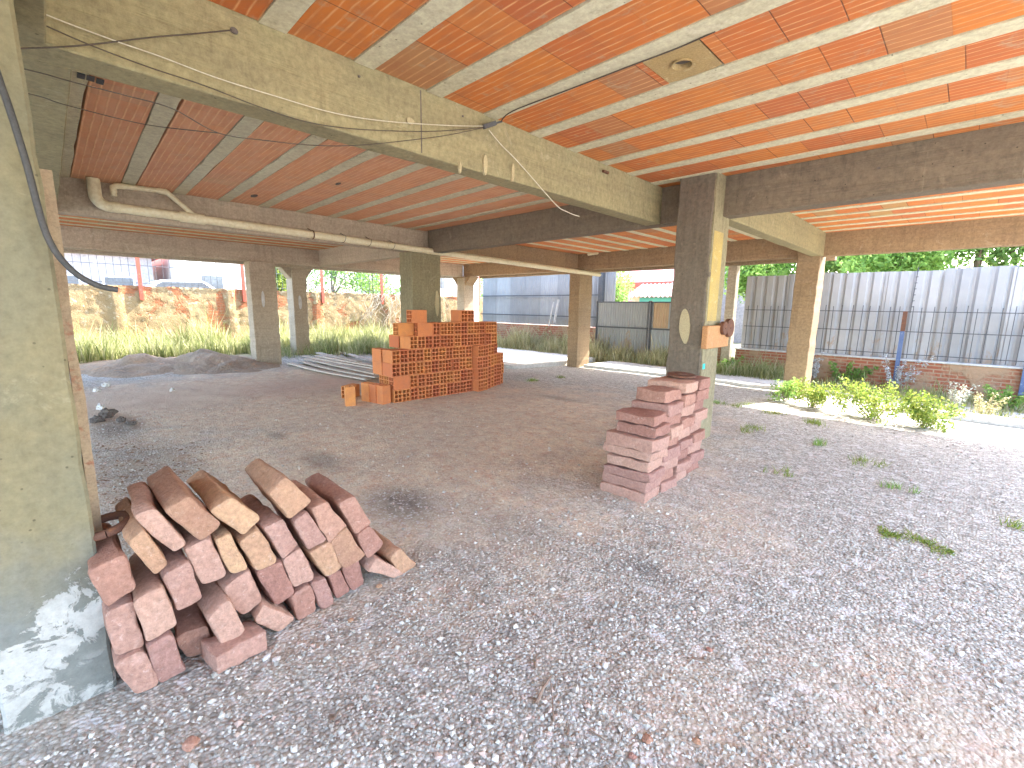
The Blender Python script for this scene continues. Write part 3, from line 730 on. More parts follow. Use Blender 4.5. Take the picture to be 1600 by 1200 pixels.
# knocked out holes and form tie holes
def dark_spot(c, u, v, a, b, nrm, parent=bld):
    o = ell_patch(tuple(c), u, v, a, b, nrm, ASH); o.name = "tie_hole"; return o
for (px, py, a_, b_) in ((397, 305, 0.09, 0.035), (528, 286, 0.06, 0.02)):
    dark_spot(on_z(px, py, 2.913), (1, 0, 0), (0, 1, 0), a_, b_, (0, 0, -1))
for (px, py, a_) in ((1373, 263, 0.014), (880, 318, 0.012)):
    dark_spot(on_y(px, py, 5.255), (1, 0, 0), (0, 0, 1), a_, a_ * 0.7, (0, -1, 0))
for (px, py, a_) in ((722, 182, 0.008), (365, 49, 0.018), (560, 120, 0.008)):
    dark_spot(on_x(px, py, -2.745), (0, 1, 0), (0, 0, 1), a_, a_ * 0.8, (1, 0, 0))
for (px, py) in ((126, 118), (141, 122), (156, 127)):
    q = on_z(px, py, 2.895); MB().box(q[0] - 0.05, q[0] + 0.03, q[1] - 0.016, q[1] + 0.02, 2.893, 2.90).build("tie_hole", DARK_IRON, bld)
# formwork strip left on the back of the near column
fb = MB()
zs = np.linspace(0.42, 1.95, 16)
v = []
for z in zs:
    xr = -2.34 + 0.008 * mnoise.noise((0.2, z * 3, 1)); wv = 0.052 + 0.01 * mnoise.noise((3.2, z * 4, 1))
    v += [(-2.47, 0.032, z), (xr, 0.032, z), (xr, 0.032 + wv * 0.55, z), (-2.47, 0.032 + wv * 0.55, z)]
f = [(3, 2, 1, 0), tuple(4 * 15 + k for k in range(4))]
for i in range(15):
    for k in range(4): f.append((4 * i + k, 4 * i + (k + 1) % 4, 4 * i + 4 + (k + 1) % 4, 4 * i + 4 + k))
fb.add(v, f); fb.build("formwork_strip", FORM_WOOD, bld)
# short conduit stubs cast in the beams
for (px, py, X, L) in ((945, 269, -2.735, 0.09), (502, 366, -7.565, 0.06)):
    c = on_x(px, py, X); MB().bar((c[0] + 0.01, c[1] - L / 2, c[2]), (c[0] + 0.01, c[1] + L / 2, c[2]), 0.022).build("conduit_stub", RUST, bld)
c = on_y(933, 396, 10.08)
MB().cyl((c[0] - 0.1, c[1] - 0.04, c[2]), (1, 0, 0.05), 0.035, 0.3, 12).build("conduit_stub", PVC, bld)

# ------------------------------------------------------------------ timber block with discs on the column
wb = MB().box(-2.012, -1.950, 4.93, 5.56, 1.085, 1.33).build("timber_block", WOOD_B, None, bevel=0.006)
tag(wb, "tan timber block fixed across the yellow painted column at waist height", "timber")
for i, (yy, zz, r, l) in enumerate(((5.34, 1.30, 0.075, "smaller rusty round disc, left of two on the timber block"), (5.50, 1.30, 0.105, "larger rusty round disc, right of two on the timber block"))):
    m = MB(); m.cyl((-1.94, yy, zz), (1, 0, 0.02), r, 0.05, 28); m.cyl((-1.914, yy, zz), (1, 0, 0.02), r * 0.16, 0.006, 12)
    tag(m.build("rusty_disc", RUST, None, bevel=0.004), l, "metal disc", "rusty discs on the timber block")

# ------------------------------------------------------------------ pipes and cables
def pipe_pts(plist, X): return [tuple(on_x(px, py, X)) for px, py in plist]
dp = empty("drain_pipe", (-7.3, 5.0, 2.45))
tag(dp, "long cream plastic drain pipe hung along the beam with an elbow and a side branch", "pipe")
XP = -7.38; r = 0.055
def zline(y): return 2.607 + (2.42 - 2.607) * (y - 0.64) / (10.8 - 0.64)
MB().tube([(XP, 0.68, zline(0.68)), (XP, 2.48, zline(2.48)), (XP, 5.0, zline(5.0)), (XP, 10.85, zline(10.85))], r, 20).build("pipe", PVC, dp, smooth=40)
el = [(XP, 0.53, 2.90), (XP, 0.53, 2.72)] + [(XP, 0.53 + 0.12 * (1 - math.cos(a)), 2.72 - 0.115 * math.sin(a)) for a in np.linspace(0.2, 1.57, 7)] + [(XP, 0.74, zline(0.74))]
MB().tube(el, 0.062, 20).build("elbow", PVC, dp, smooth=40)
MB().tube([(XP, 1.33, zline(1.33)), (XP, 1.60, zline(1.6))], 0.068, 20).build("coupling", PVC, dp, smooth=40)
for yy in (0.98, 5.15, 7.6):
    MB().tube([(XP, yy, zline(yy)), (XP, yy + 0.05, zline(yy + 0.05))], 0.0595, 20).build("coupling", PVC, dp, smooth=40)
br = [(XP + 0.0, 0.70, 2.735), (XP, 0.70, 2.83), (XP, 0.73, 2.855), (XP, 0.80, 2.862), (XP, 1.17, 2.875), (XP, 1.22, 2.868), (XP, 1.47, zline(1.47) + 0.05)]
MB().tube(br, 0.03, 14).build("branch_pipe", PVC, dp, smooth=40)
MB().tube([br[3], br[2], br[1], (XP, 0.70, 2.78)], 0.036, 14).build("branch_elbow", PVC, dp, smooth=40)
MB().tube([(XP, 1.13, 2.874), (XP, 1.22, 2.868)], 0.037, 14).build("branch_coupling", PVC, dp, smooth=40)
for yy, m_ in ((3.02, RUST), (3.55, WIRE_D), (4.0, WIRE_D), (4.45, WIRE_D)):
    rr = 0.058 if m_ is WIRE_D else 0.062
    b = MB(); b.tube([(XP + rr * math.sin(a), yy + 0.05 * (a - 3.1) / 3.1 * (m_ is WIRE_D), zline(yy) - rr * math.cos(a)) for a in np.linspace(-0.4, 6.0, 18)], 0.004 if m_ is WIRE_D else 0.008, 6)
    b.bar((XP - 0.03, yy, zline(yy) + 0.06), (XP - 0.19, yy, zline(yy) + 0.12), 0.008)
    b.build("strap", m_, dp)
def wire(name, pts, r, mat, label, cat="cable", sub=6):
    pts = [Vector(p) for p in pts]; out = []
    n = len(pts)
    for i in range(n - 1):   # Catmull-Rom
        p0, p1, p2, p3 = pts[max(i - 1, 0)], pts[i], pts[i + 1], pts[min(i + 2, n - 1)]
        for k in range(sub):
            t = k / sub
            out.append(0.5 * ((2 * p1) + (p2 - p0) * t + (2 * p0 - 5 * p1 + 4 * p2 - p3) * t * t + (3 * p1 - p0 - 3 * p2 + p3) * t ** 3))
    out.append(pts[-1])
    return tag(MB().tube(out, r, 8).build(name, mat, None, smooth=60), label, cat)
wire("power_cable", [(-2.15, -0.16, 2.49), (-2.15, -0.06, 2.3), (-2.15, -0.025, 2.13), (-2.15, 0.0, 1.94), (-2.15, 0.023, 1.71), (-2.15, 0.067, 1.606), (-2.15, 0.126, 1.556), (-2.15, 0.182, 1.541)], 0.0095, BLACK_CABLE, "thick black cable hanging down beside the near column with a loose end")
XW = -2.70
wire("electric_wire", pipe_pts([(-30, 77), (80, 74), (147, 69), (240, 58), (300, 53), (362, 47)], XW), 0.0032, WIRE_D, "dark wire running level across the main beam near the near column")
wire("electric_wire", pipe_pts([(-5, -14), (70, 22), (175, 62), (250, 88), (340, 122), (430, 150), (520, 176), (600, 189), (700, 196), (758, 197)], XW), 0.0026, WIRE_W, "white wire sagging along the main beam to the cable clamp")
wire("electric_wire", pipe_pts([(-10, 4), (60, 35), (140, 70), (230, 104), (320, 134), (400, 165), (470, 188), (530, 199), (600, 204), (680, 205), (758, 199)], XW), 0.0028, WIRE_D, "dark wire sagging along the main beam just below the white one")
wire("electric_wire", pipe_pts([(-10, 97), (60, 113), (110, 127), (200, 150), (270, 170), (342, 208), (420, 220), (490, 227), (560, 227), (640, 219), (700, 211), (758, 199)], XW), 0.0024, WIRE_D, "thin dark wire sagging lowest below the main beam to the clamp")
wire("electric_wire", pipe_pts([(-10, 135), (60, 150), (110, 166)], XW - 0.2) + [tuple(on_x(230, 195, -3.4)), tuple(on_x(342, 208, -2.9))], 0.0022, WIRE_D, "thin dark wire crossing the first ceiling rows beside the near column")
wire("frayed_cord", pipe_pts([(764, 203), (783, 226), (803, 246), (830, 276), (856, 306), (873, 324), (884, 330), (895, 335), (905, 338)], XW), 0.0034, WIRE_W, "pale frayed cord dangling from the cable clamp", "cord")
cc = on_x(764, 196, XW)
m = MB(); m.bar((cc[0], cc[1] - 0.055, cc[2] - 0.025), (cc[0] + 0.02, cc[1] + 0.05, cc[2] + 0.025), 0.028, 0.03); m.bar((cc[0] + 0.02, cc[1] + 0.05, cc[2] + 0.025), (cc[0] + 0.05, cc[1] + 0.09, cc[2] + 0.04), 0.012)
tag(m.build("cable_clamp", DARK_IRON, None, bevel=0.003), "dark iron cable clamp on the main beam where the wires meet", "clamp")
wire("power_cable", [(cc[0] + 0.04, cc[1] + 0.08, cc[2] + 0.035), (-2.5, 2.50, 2.885), (-2.0, 2.52, 2.888), (-1.6, 2.53, 2.888), (-1.30, 2.545, 2.89), (-1.1, 2.55, 2.90)], 0.0042, WIRE_D, "dark cable stretched from the clamp along a ceiling joist to the round hole")

# ------------------------------------------------------------------ rough stone blocks
def rough_prism(poly, L, seed, rnd=0.022, amp=0.006):
    """stone block: poly = outline (y,z) of the +x end, extruded L towards -x, corners worn, faces uneven"""
    rs = random.Random(seed); n = len(poly); out = []
    for i in range(n):
        p = Vector((*poly[i], 0)); a = Vector((*poly[i - 1], 0)); b = Vector((*poly[(i + 1) % n], 0))
        ra = min(rnd * rs.uniform(0.6, 1.5), (a - p).length * 0.3); rb = min(rnd * rs.uniform(0.6, 1.5), (b - p).length * 0.3)
        s = p + (a - p).normalized() * ra; e = p + (b - p).normalized() * rb
        for k in range(4):
            t = k / 3; out.append((s * (1 - t) ** 2 + p * 2 * t * (1 - t) + e * t * t))
        # mid-edge points
        nx_ = Vector((*poly[(i + 1) % n], 0)); e2 = nx_ + (p - nx_).normalized() * rnd
        for k in (1, 2, 3): out.append(e.lerp(e2, k / 4))
    m = len(out); c = sum(out, Vector()) / m; v = []; rings = []
    xs = [(0.0, 0.45), (0.0, 0.86), (-0.003, 0.955), (-0.016, 1.0)] + [(-0.016 - (L - 0.032) * t, 1.0 + rs.uniform(-0.02, 0.02)) for t in (0.2, 0.4, 0.6, 0.8)] + [(-L + 0.016, 1.0), (-L + 0.002, 0.95), (-L, 0.85), (-L, 0.45)]
    so = rs.uniform(0, 50)
    tap = rs.uniform(-0.05, 0.03); sk = (rs.uniform(-0.02, 0.02), rs.uniform(-0.012, 0.012))
    for x, s in xs:
        rg = []
        for p in out:
            q = c + (p - c) * s * (1 + tap * (-x / L)); y, z = q.x + sk[0] * (-x / L), q.y + sk[1] * (-x / L)
            d = Vector((mnoise.noise((x * 9 + so, y * 9, z * 9)), mnoise.noise((x * 9, y * 9 + so, z * 9 + 5)), mnoise.noise((x * 9 + 7, y * 9, z * 9 + so)))) * amp * 1.6
            d += Vector((mnoise.noise((x * 30 + so, y * 30, z * 30)), mnoise.noise((x * 30, y * 30 + so, z * 30)), mnoise.noise((x * 30 + 3, y * 30, z * 30 + so)))) * amp * 0.7
            rg.append((x + d.x, y + d.y, z + d.z))
        rings.append(rg)
    v = [q for rg in rings for q in rg]; f = []
    for i in range(len(rings) - 1):
        for k in range(m): f.append((i * m + k, i * m + (k + 1) % m, (i + 1) * m + (k + 1) % m, (i + 1) * m + k))
    f.append(tuple(range(m - 1, -1, -1))); f.append(tuple((len(rings) - 1) * m + k for k in range(m)))
    return v, f
ORD = ["first", "second", "third", "fourth", "fifth", "sixth", "seventh", "eighth", "ninth", "tenth", "eleventh", "twelfth", "thirteenth", "fourteenth"]

# leaning pile by the near column: each block's end face surveyed on the pile's front plane
S8 = lambda x, y: (100 + x / 2.6667, 680 + y / 2.6667)
P_, R_, O_ = ST_PINK, ST_RED, ST_OCHRE
PILE = [  # corners of the end face (tl, tr, br, bl), forward offset, length, stone, label
 ([(207, 962), (338, 892), (398, 1045), (292, 1092)], 0.02, 0.42, P_, "pinkish stone block on the ground at the lower left corner of the leaning pile"),
 ([(343, 890), (452, 832), (508, 990), (405, 1036)], 0.02, 0.42, P_, "pinkish stone block on the ground, second from the near column"),
 ([(163, 748), (288, 698), (336, 880), (214, 918)], 0.0, 0.42, P_, "pale pink stone block directly above the pile's lower left corner block"),
 ([(294, 700), (415, 628), (472, 785), (345, 868)], 0.02, 0.44, P_, "speckled pink stone block in second course, right of the pale pink one"),
 ([(465, 842), (592, 795), (642, 885), (515, 932)], -0.06, 0.42, R_, "brownish stone block half hidden behind the flat slab at the pile's foot"),
 ([(595, 775), (688, 678), (757, 812), (664, 886)], 0.05, 0.42, P_, "pink stone block jutting out just above the flat front slab"),
 ([(795, 785), (838, 705), (962, 765), (900, 835)], 0.03, 0.30, P_, "pale chipped stone lying skewed at the foot of the leaning pile"),
 ([(105, 568), (248, 498), (302, 640), (172, 726)], 0.02, 0.42, R_, "large reddish stone block leaning against the near column's edge"),
 ([(410, 580), (524, 520), (576, 680), (475, 736)], 0.0, 0.42, P_, "tall pinkish stone block left of centre, below the slanted ochre-edged stone"),
 ([(505, 472), (615, 430), (676, 590), (580, 628)], 0.0, 0.42, P_, "cracked pinkish stone block under the big ochre top stone"),
 ([(660, 645), (770, 560), (822, 690), (745, 757)], 0.0, 0.42, P_, "pinkish stone block in the pile's centre, above the jutting block"),
 ([(800, 572), (910, 522), (962, 660), (880, 712)], 0.0, 0.40, R_, "pitted reddish stone block just above the skewed chipped stone"),
 ([(945, 672), (1030, 620), (1052, 732), (975, 772)], 0.0, 0.36, R_, "reddish stone block on the ground right of the skewed chipped stone"),
 ([(1033, 618), (1090, 590), (1127, 702), (1072, 726)], 0.0, 0.34, P_, "narrow pink stone on the ground in the pile's right half"),
 ([(1100, 590), (1152, 562), (1192, 652), (1138, 688)], -0.01, 0.34, R_, "narrow reddish stone on the ground, second from the right end"),
 ([(1158, 558), (1220, 515), (1257, 620), (1198, 656)], -0.02, 0.34, R_, "reddish brown stone on the ground at right end below the long slanted one"),
 ([(262, 450), (330, 393), (442, 542), (375, 582)], 0.02, 0.40, O_, "slanted ochre-edged stone left, leaning over the speckled block"),
 ([(628, 440), (698, 408), (766, 560), (700, 581)], 0.0, 0.38, O_, "narrow orange ochre stone squeezed upright in the pile's middle"),
 ([(733, 450), (812, 392), (892, 520), (800, 572)], 0.0, 0.42, O_, "yellowish stone block right of the narrow orange upright one"),
 ([(912, 520), (988, 468), (1042, 600), (964, 637)], 0.0, 0.38, P_, "pinkish squarish stone block right of the pitted reddish block"),
 ([(1022, 492), (1112, 440), (1162, 548), (1102, 594)], 0.0, 0.40, O_, "ochre veined stone block below the long slanted stone at right"),
 ([(295, 340), (375, 303), (508, 455), (450, 492)], 0.01, 0.42, P_, "long slanted pink stone beside the big ochre top stone, left"),
 ([(418, 320), (522, 248), (657, 380), (570, 446)], 0.02, 0.46, O_, "big bright ochre stone on top of the leaning pile, left of centre"),
 ([(612, 318), (690, 255), (820, 350), (750, 420)], 0.02, 0.50, O_, "big tan stone on top of the leaning pile, at its centre"),
 ([(828, 387), (910, 345), (978, 462), (910, 512)], 0.0, 0.42, P_, "cracked pinkish stone below the topmost yellow stone"),
 ([(958, 362), (1012, 315), (1097, 440), (1022, 486)], 0.0, 0.40, P_, "pink stone block right of the topmost yellow stone"),
 ([(1028, 312), (1098, 272), (1180, 390), (1112, 455)], 0.0, 0.42, R_, "upper reddish stone of the slanted pair at the pile's right"),
 ([(1112, 448), (1178, 384), (1256, 500), (1165, 562)], 0.01, 0.42, O_, "lower tan stone of the slanted pair at the pile's right"),
 ([(1148, 292), (1210, 250), (1282, 370), (1216, 418)], 0.0, 0.44, R_, "reddish stone at the pile's upper right corner"),
 ([(1220, 422), (1276, 375), (1338, 460), (1270, 516)], 0.01, 0.42, R_, "reddish stone just below the upper right corner stone"),
 ([(858, 242), (920, 170), (1032, 275), (945, 352)], 0.03, 0.40, O_, "topmost yellow stone resting alone on the leaning pile"),
 ([(1268, 572), (1308, 510), (1418, 610), (1375, 642)], 0.02, 0.30, P_, "flat pinkish stone lying at the pile's right foot, the lower of two"),
 ([(1358, 520), (1400, 470), (1472, 545), (1410, 592)], 0.02, 0.34, O_, "orange edged stone at the pile's right foot, the outer of two"),
]
for i, (cs, dx, L, mt, lab) in enumerate(PILE):
    X = -2.10 + dx
    pts = [on_x(*S8(*c), X) for c in cs]
    poly = [(p[1], max(p[2], 0.004)) for p in pts]
    ctr = np.mean(poly, axis=0); poly = [tuple(ctr + (np.array(q) - ctr) * 1.055) for q in poly]
    v, f = rough_prism(poly, L, 100 + i)
    v = [(X + x, y, z) for x, y, z in v]
    o = MB().add(v, f).build("stone_block", mt, None, smooth=38)
    tag(o, lab, "stone block", "stone blocks in the leaning pile")
# flat slab lying along the foot of the pile
v, f = rough_prism([(-0.01, 0.0), (0.0, 0.085), (0.15, 0.088), (0.16, 0.0)], 0.44, 222, 0.012)
a = on_z(*S8(640, 1005)); b2 = on_z(*S8(845, 885)); dv = Vector(b2 - a).normalized(); sd = Vector((-dv.y, dv.x, 0))
if sd.x > 0: sd = -sd
Lk = (Vector(b2) - Vector(a)).length
v = [tuple(Vector(a) + dv * (-x / 0.44) * Lk + sd * y + Vector((0, 0, z + 0.004))) for x, y, z in v]
tag(MB().add(v, f).build("stone_block", P_, None, smooth=38), "flat pink stone slab lying along the foot of the leaning pile", "stone block", "stone blocks in the leaning pile")

# stack of flat slabs in front of the central column
STK = []  # (row name, y0, y1, list of (x0, x1, z0, z1))
rs = random.Random(5)
def stack_row(nm, y0, y1, xs, th, mats):
    z = 0.0
    for i, ((xa, xb), t) in enumerate(zip(xs, th)):
        w = rs.uniform(-0.022, 0.022)
        poly = [(0, 0.003), (0.0 + rs.uniform(-.01, .01), t - 0.004), (y1 - y0 + rs.uniform(-.012, .012), t - 0.004 + rs.uniform(-.006, 0.0)), (y1 - y0, 0.003)]
        v, f = rough_prism(poly, xb - xa, 300 + i * 7 + int(y0 * 100), 0.010, 0.008)
        ang = rs.uniform(-0.09, 0.09); ca, sa = math.cos(ang), math.sin(ang)
        cx, cy = (xb - xa) / 2, (y1 - y0) / 2
        vv = []
        for x, y, zz in v:
            dx, dy = x + cx, y - cy
            vv.append((xb - cx + dx * ca - dy * sa, y0 + w + cy + dx * sa + dy * ca, z + zz))
        o = MB().add(vv, f).build("stone_slab", mats[i % len(mats)], None, smooth=38)
        lab = f"flat reddish stone slab, {ORD[i]} from the ground in the stack's {nm} row"
        if i == len(th) - 1: lab = f"topmost flat stone slab of the stack's {nm} row"
        tag(o, lab, "stone slab", "flat stones stacked before the central column")
        z += t
    return z
za = stack_row("front", 3.08, 3.34, [(-2.0, -1.61), (-2.0, -1.60), (-1.97, -1.57), (-1.95, -1.59), (-1.99, -1.56), (-1.95, -1.54), (-1.89, -1.55), (-1.90, -1.58)],
               [0.085, 0.092, 0.082, 0.088, 0.08, 0.11, 0.085, 0.082], [P_, P_, P_, P_, P_, P_, R_, R_])
zb = stack_row("second", 3.37, 3.64, [(-1.98, -1.60), (-1.98, -1.62), (-1.98, -1.60), (-1.96, -1.58), (-1.97, -1.61), (-1.96, -1.57), (-1.93, -1.60), (-1.92, -1.58), (-1.90, -1.62)],
               [0.09, 0.10, 0.09, 0.10, 0.085, 0.10, 0.09, 0.10, 0.10], [P_, R_, P_, P_, R_, P_, R_, P_, R_])
zc = stack_row("third", 3.67, 3.95, [(-1.98, -1.63), (-1.98, -1.60), (-1.97, -1.64), (-1.98, -1.61), (-1.97, -1.64), (-1.97, -1.60), (-1.96, -1.63), (-1.95, -1.60), (-1.96, -1.61)],
               [0.10, 0.09, 0.10, 0.09, 0.105, 0.10, 0.10, 0.105, 0.10], [P_, P_, R_, P_, P_, R_, P_, R_])
zd = stack_row("rear", 3.98, 4.25, [(-1.98, -1.66), (-1.98, -1.63), (-1.97, -1.65), (-1.98, -1.62), (-1.97, -1.66), (-1.96, -1.62), (-1.96, -1.65), (-1.95, -1.62), (-1.96, -1.61)],
               [0.09, 0.10, 0.105, 0.095, 0.10, 0.10, 0.09, 0.11, 0.10], [R_, P_, P_, R_, P_, P_, R_, R_])
m = MB(); m.cyl((-1.80, 4.03, zd + 0.018), (0.05, -0.03, 1), 0.125, 0.018, 28); m.cyl((-1.80, 4.03, zd + 0.032), (0.05, -0.03, 1), 0.045, 0.012, 20)
tag(m.build("iron_disc", RUST, None, bevel=0.003), "dark rusty round lid on top of the flat stone stack", "disc")

# rusty ring lying on the pile beside the near column
bm_ = MB(); cx_ = on_x(163, 822, -2.30)
bm_.tube([(cx_[0] + 0.085 * math.cos(a), cx_[1] + 0.075 * math.sin(a), cx_[2] + 0.012 * math.sin(a)) for a in np.linspace(0, 6.2832, 25)], 0.017, 10)
tag(bm_.build("rusty_ring", RUST, None, smooth=50), "dark rusty ring lying between the near column and the stone pile", "ring")

# ------------------------------------------------------------------ hollow bricks: one mesh for each stance, copied
BW, BH, BL = 0.1425, 0.202, 0.29
def hollow_brick_mesh():
    wall = 0.0125; ys = [-BW / 2]; hw = (BW - 3 * wall) / 2; hh = (BH - 4 * wall) / 3
    for i in range(2): ys += [ys[-1] + wall, ys[-1] + wall + hw]
    ys.append(BW / 2)
    zs = [-BH / 2]
    for i in range(3): zs += [zs[-1] + wall, zs[-1] + wall + hh]
    zs.append(BH / 2)
    v, f = [], []
    ny, nz = len(ys), len(zs)
    for s in (1, -1):
        for z in zs:
            for y in ys: v.append((s * BL / 2, y, z))
    K = ny * nz
    idx = lambda s, i, j: (0 if s > 0 else K) + j * ny + i
    for j in range(nz - 1):
        for i in range(ny - 1):
            hole = (i % 2 == 1) and (j % 2 == 1)
            if not hole:
                f.append((idx(1, i, j), idx(1, i + 1, j), idx(1, i + 1, j + 1), idx(1, i, j + 1)))
                f.append((idx(-1, i, j), idx(-1, i, j + 1), idx(-1, i + 1, j + 1), idx(-1, i + 1, j)))
            else:
                q = [(i, j), (i + 1, j), (i + 1, j + 1), (i, j + 1)]
                for a in range(4):
                    b = (a + 1) % 4
                    f.append((idx(1, *q[a]), idx(-1, *q[a]), idx(-1, *q[b]), idx(1, *q[b])))
    for i in range(ny - 1):
        f.append((idx(1, i, 0), idx(-1, i, 0), idx(-1, i + 1, 0), idx(1, i + 1, 0))); f.append((idx(1, i, nz - 1), idx(1, i + 1, nz - 1), idx(-1, i + 1, nz - 1), idx(-1, i, nz - 1)))
    for j in range(nz - 1):
        f.append((idx(1, 0, j), idx(1, 0, j + 1), idx(-1, 0, j + 1), idx(-1, 0, j))); f.append((idx(1, ny - 1, j), idx(-1, ny - 1, j), idx(-1, ny - 1, j + 1), idx(1, ny - 1, j + 1)))
    n_ = len(v); v += [(0, -BW / 2 + .002, -BH / 2 + .002), (0, BW / 2 - .002, -BH / 2 + .002), (0, BW / 2 - .002, BH / 2 - .002), (0, -BW / 2 + .002, BH / 2 - .002)]; f.append((n_, n_ + 1, n_ + 2, n_ + 3))  # added inner wall blocks daylight through the holes
    me = bpy.data.meshes.new("hollow_brick"); me.from_pydata(v, [], f)
    bm = bmesh.new(); bm.from_mesh(me); bmesh.ops.recalc_face_normals(bm, faces=bm.faces); bm.to_mesh(me); bm.free()
    me.materials.append(BRICK); return me
brick_me = hollow_brick_mesh()
brick0 = bpy.data.objects.new("hollow_brick", brick_me)
first_used = [False]
brr = random.Random(3)
def place_brick(x, y, z, label, stance='x', turn=0.0):
    """x,y = centre, z = underside; stance: holes along x, along y, or upright"""
    if not first_used[0]: o = brick0; first_used[0] = True
    else: o = brick0.copy()
    COL.objects.link(o)
    tw = turn + brr.gauss(0, 0.012)
    if stance == 'x': o.rotation_euler = (0, 0, tw); h = BH
    elif stance == 'y': o.rotation_euler = (0, 0, math.pi / 2 + tw); h = BH
    else: o.rotation_euler = (0, math.pi / 2, tw); o.rotation_mode = 'XYZ'; h = BL
    o.location = (x + brr.gauss(0, 0.006), y + brr.gauss(0, 0.002), z + h / 2 + 0.002)
    tag(o, label, "brick", "hollow bricks in the pile")
    return o
PX = -6.15; Y0 = 3.63; PY = 0.1455; PZ = 0.2052
rows = {0: range(0, 11), 1: range(2, 11), 2: range(0, 11), 3: range(0, 11), 4: range(2, 15), 5: range(5, 15), 6: range(9, 11)}
WORD = {0: "bottom", 1: "second", 2: "third", 3: "fourth", 4: "fifth", 5: "sixth", 6: "top"}
for j, rg in rows.items():
    for n_, i in enumerate(rg):
        y = Y0 + PY * (i + 0.5) - (0.03 if j in (2, 3) else 0) + 0.004 * j
        if j == 6: y += 0.0
        depth = 0.0 if i < 11 else -0.02
        place_brick(PX - BL / 2 + depth, y, PZ * j, f"hollow brick, {ORD[n_]} from the left in the {WORD[j]} course of the brick pile's long face")
# bricks turned side-on at the left end
for k in range(3):
    place_brick(PX - 0.075 - 0.148 * k, Y0 + 0.145, PZ * 1, f"side-on hollow brick, {ORD[k]} from the front, second course, pile's left end", 'y')
for k, (yy, j, xo, w) in enumerate(((Y0 + 0.60, 5, 0.0, "rightmost of two side-on bricks in the sixth course of the pile"), (Y0 + 0.31, 5, -0.10, "leftmost of two side-on bricks in the sixth course of the pile"), (Y0 + 0.50, 6, -0.02, "side-on orange brick crowning the pile's left half"))):
    place_brick(PX - 0.075 + xo, yy, PZ * j, w, 'y', 0.04 * k)
for j in (2, 3):
    place_brick(PX - BL * 1.5 - 0.01, Y0 + 0.04, PZ * j, f"hollow brick behind the first one in the pile's {WORD[j]} course", 'x')
place_brick(PX - BL * 1.5 - 0.01, Y0 + PY * 2.5, PZ * 4, "hollow brick behind the first one in the pile's fifth course", 'x')
# nearer wing of the pile, set at an angle on the right
ang = -0.33; ca, sa = math.cos(ang), math.sin(ang)
wing = [4, 4, 4, 4, 4, 3, 3]
for i, hgt in enumerate(wing):
    u = (i + 0.5) * 0.150; bx, by = -6.03 + 0.02 * (i % 2) - 0.03 * (i > 2), 5.23
    # along the wing, direction (-sin, cos)
    cx = bx - math.sin(0.36) * u - 0.145 * math.cos(0.2); cy = by + math.cos(0.36) * u
    for j in range(hgt):
        place_brick(cx, cy + 0.01 * (j % 2), PZ * j, f"hollow brick, {ORD[i]} from the left, {ORD[j]} up, in the pile's nearer right wing", 'x', 0.12)
# bricks standing on end at the left
for k, (x, y, t, w) in enumerate(((-6.27, 3.50, 0.1, "upright hollow brick at the pile's left foot, nearest the viewer"), (-6.43, 3.47, 0.1, "second upright hollow brick at the pile's left foot, behind the nearest"),
                                  (-6.59, 3.44, 0.1, "third upright hollow brick at the pile's left foot, farthest back"))):
    place_brick(x, y, 0.0, w, 'z', t)
place_brick(-6.50, 3.08, 0.0, "lone upright hollow brick standing apart left of the pile", 'z', -0.35)
place_brick(-7.05, 3.36, 0.0, "dark red hollow brick lying behind the lone upright one", 'y', 0.5)

# ------------------------------------------------------------------ heap, boards, apron
hv, hf = [], []
HX, HY = np.linspace(-15.8, -10.2, 76), np.linspace(-0.4, 4.6, 68)
def heap(x, y):
    h = 0.20 * math.exp(-(((x + 13.2) / 1.0) ** 2 + ((y - 1.4) / 0.9) ** 2)) + 0.20 * math.exp(-(((x + 13.0) / 0.9) ** 2 + ((y - 2.7) / 0.75) ** 2)) + 0.14 * math.exp(-(((x + 12.2) / 0.8) ** 2 + ((y - 2.9) / 0.8) ** 2))
    h -= 0.16 * math.exp(-(((x + 12.9) / 0.3) ** 2 + ((y - 1.95) / 0.3) ** 2))
    h += 0.15 * mnoise.noise((x * 1.8, y * 1.8, 3)) * min(1, h * 6) + 0.075 * mnoise.noise((x * 4, y * 4, 3)) * min(1, h * 6) + 0.02 * mnoise.noise((x * 13, y * 13, 3)) * min(1, h * 6)
    return gz(x, y) - 0.03 + h
for y in HY:
    for x in HX: hv.append((x, y, heap(x, y)))
for j in range(len(HY) - 1):
    for i in range(len(HX) - 1): hf.append((j * 76 + i, j * 76 + i + 1, (j + 1) * 76 + i + 1, (j + 1) * 76 + i))
HEAP = rough_mat("heap_soil", (0.26, 0.205, 0.15), (0.40, 0.29, 0.195), 1.9, 0.95, 0.9, 14, 0.06, c3=(0.46, 0.27, 0.15))
tag(raw_mesh("soil_heap", hv, hf, HEAP, smooth=True), "low heap of grey gravel and brown soil before the grass on the left", "heap")

